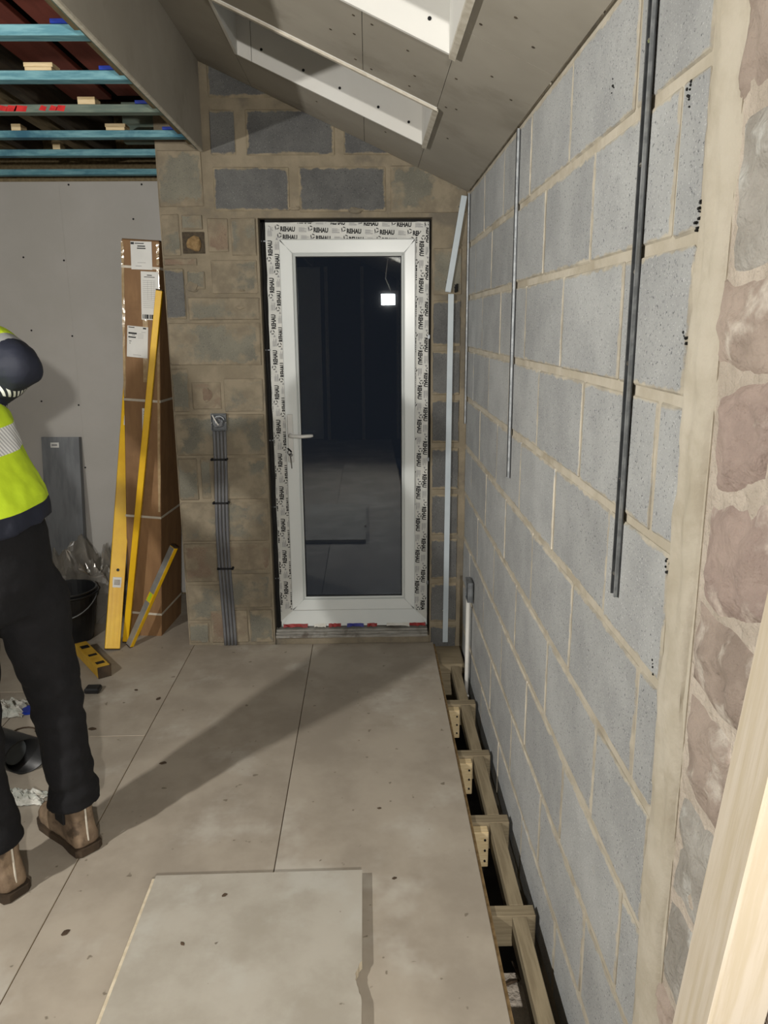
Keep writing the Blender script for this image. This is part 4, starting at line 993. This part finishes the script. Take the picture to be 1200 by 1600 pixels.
# trousers
m = MB()
m.rings([ell(hipc+Vector((0, 0, -.14)), .15, .118, FA), ell(hipc+Vector((0, 0, -.04)), .178, .132, FA), ell(hipc+Vector((0, 0, .08)), .172, .130, FA), ell(hipc+Vector((-.01, 0, .16)), .160, .120, FA)])
limb(m, [hipR+Vector((.005, 0, -.02)), hipR.lerp(kneeR, .45), kneeR, kneeR.lerp(ankR, .55), ankR+Vector((0, 0, .10)), ankR+Vector((0, 0, .060))], [.112, .094, .074, .070, .074, .080], 18)
limb(m, [hipL+Vector((0, 0, -.02)), hipL.lerp(kneeL, .45), kneeL, kneeL.lerp(ankL, .55), ankL+Vector((0, 0, .10)), ankL+Vector((0, 0, .060))], [.112, .094, .076, .070, .074, .082], 18)
ball(m, hipR+Vector((0, 0, -.02)), .112, 18); ball(m, hipL+Vector((0, 0, -.02)), .112, 18)
me = remeshed(m, 'trousers', ['denim_black'], .011, .008, 9., 3)
push(me, lambda c: (math.exp(-((c.z-.22)/.10)**2)*.012 + math.exp(-((c.z-.52)/.10)**2)*.008 + math.exp(-((c.z-.86)/.08)**2)*.006)*noise.noise(Vector((c.x*9, c.y*9, c.z*26))))   # folds at ankle, knee and seat
put('trousers', me, person)
# boots
def boot(ank, f, lab):
    f = Vector(f).normalized(); s_ = Vector((f.y, -f.x, 0)); base = Vector((ank.x, ank.y, 0))
    an = math.atan2(f.y, f.x) - math.pi/2
    m = MB()
    def foot(z, l0, l1, wd):                                     # plan outline: heel, waist, ball, toe
        prof = [(l0, .55), (l0*.86, .85), (l0*.4, .88), (0.02, .80), (l1*.45, .95), (l1*.72, 1.), (l1*.9, .78), (l1, .30)]
        pts = [(u, w_*wd) for u, w_ in prof] + [(u, -w_*wd) for u, w_ in reversed(prof)]
        return [tuple(base + f*u + s_*v + Vector((0, 0, z))) for u, v in pts]
    m.rings([foot(.026, -.075, .205, .048), foot(.050, -.078, .205, .049), foot(.075, -.072, .185, .046), foot(.098, -.066, .125, .043), foot(.125, -.064, .075, .042), foot(.17, -.062, .062, .042), foot(.205, -.062, .060, .043)])
    me = remeshed(m, 'boot', ['boot_tan'], .008, .003, 25., 2)
    b = put('boot', me, person)
    b['label'] = lab
    q = MB(); q.rings([foot(.0, -.080, .210, .050), foot(.004, -.084, .214, .053), foot(.026, -.083, .213, .053)]); q.build('sole', 'boot_sole', b)
    q = MB(); p0 = base - f*.079
    q.bbox(-.0025, .0025, -.0015, .004, .045, .19, .001); q.v = [tuple(base - f*.076 + s_*v[0] + f*v[1] + Vector((0, 0, v[2]))) for v in q.v]; q.build('heel_piping', 'gypsum_edge', b)
    q = MB(); q.bbox(-.022, .030, -.002, .006, .10, .205, .001); q.v = [tuple(base + f*v[0] + s_*(.044+v[1]) + Vector((0, 0, v[2]))) for v in q.v]; q.build('elastic_gusset', 'black_matte', b)
    q = MB(); q.bbox(-.022, .030, -.006, .002, .10, .205, .001); q.v = [tuple(base + f*v[0] + s_*(-.044+v[1]) + Vector((0, 0, v[2]))) for v in q.v]; q.build('elastic_gusset', 'black_matte', b)
boot(Vector((-.955, 2.215, 0)), (-.74, .67, 0), 'scuffed tan slip-on boot planted further from the viewer')
boot(Vector((-1.105, 2.015, 0)), (-.84, .54, 0), 'scuffed tan slip-on boot cut by the left edge')
# jacket
m = MB()
m.rings([ell(hipc+Vector((-.012, 0, .115)), .195, .155, FA, 24, (0, .10)), ell(hipc+Vector((-.022, 0, .20)), .200, .158, FA, 24, (0, .08)), ell(Vector((-1.105, 2.07, 1.26)), .200, .158, FA, 24), ell(Vector((-1.155, 2.09, 1.38)), .198, .152, FA, 24),
         ell(Vector((-1.215, 2.10, 1.47)), .185, .125, FA, 24, (.25, 0)), ell(Vector((-1.32, 2.10, 1.515)), .135, .10, FA, 24, (.5, 0)), ell(neck+Vector((0, 0, .01)), .075, .070, FA, 24, (.7, 0))])
limb(m, [shR-rt*.06, shR, shR.lerp(elR, .5), elR], [.085, .088, .080, .066], 18); limb(m, [elR, elR.lerp(wrR, .45), wrR], [.066, .060, .045], 18)
limb(m, [shL+rt*.06, shL, shL.lerp(elL, .5), elL], [.085, .086, .076, .064], 18); limb(m, [elL, elL.lerp(wrL, .45), wrL], [.064, .056, .042], 18)
ball(m, elR, .067, 18); ball(m, elL, .065, 18); ball(m, shR, .088, 18); ball(m, shL, .086, 18)
def seg_t(p, a, b):
    d = b-a; t_ = max(-.3, min(1., (p-a).dot(d)/d.length_squared)); return t_, (p-(a+d*t_)).length
me = remeshed(m, 'jacket', ['jacket_cloth'], .009, .009, 9., 3)
za, sa_, ia = [], [], []
for v in me.vertices:                                             # where each point lies on the garment: height, way along a sleeve
    c = v.co; za.append(c.z - .09*(c.y-2.12)); sv, isl = 0., 0.
    for a_, b_, c_ in ((shR, elR, wrR), (shL, elL, wrL)):
        t1, d1 = seg_t(c, a_, b_); t2, d2 = seg_t(c, b_, c_)
        if d1 < .11 and d1 <= d2 and t1 > 0: sv, isl = t1, 1.
        elif d2 < .08 and d2 < d1: sv, isl = 1+max(0, t2), 1.
    sa_.append(sv); ia.append(isl)
for nm, arr in (('height', za), ('along_sleeve', sa_), ('on_sleeve', ia)):
    at = me.attributes.new(nm, 'FLOAT', 'POINT'); at.data.foreach_set('value', arr)
jk = put('jacket', me, person)

for o in bpy.data.objects:
    if o.name.split('.')[0] in ('screw_heads', 'fixing_nails', 'print', 'tape_lettering', 'eyes', 'spray_mark', 'tar_specks'): o['kind'] = 'stuff'
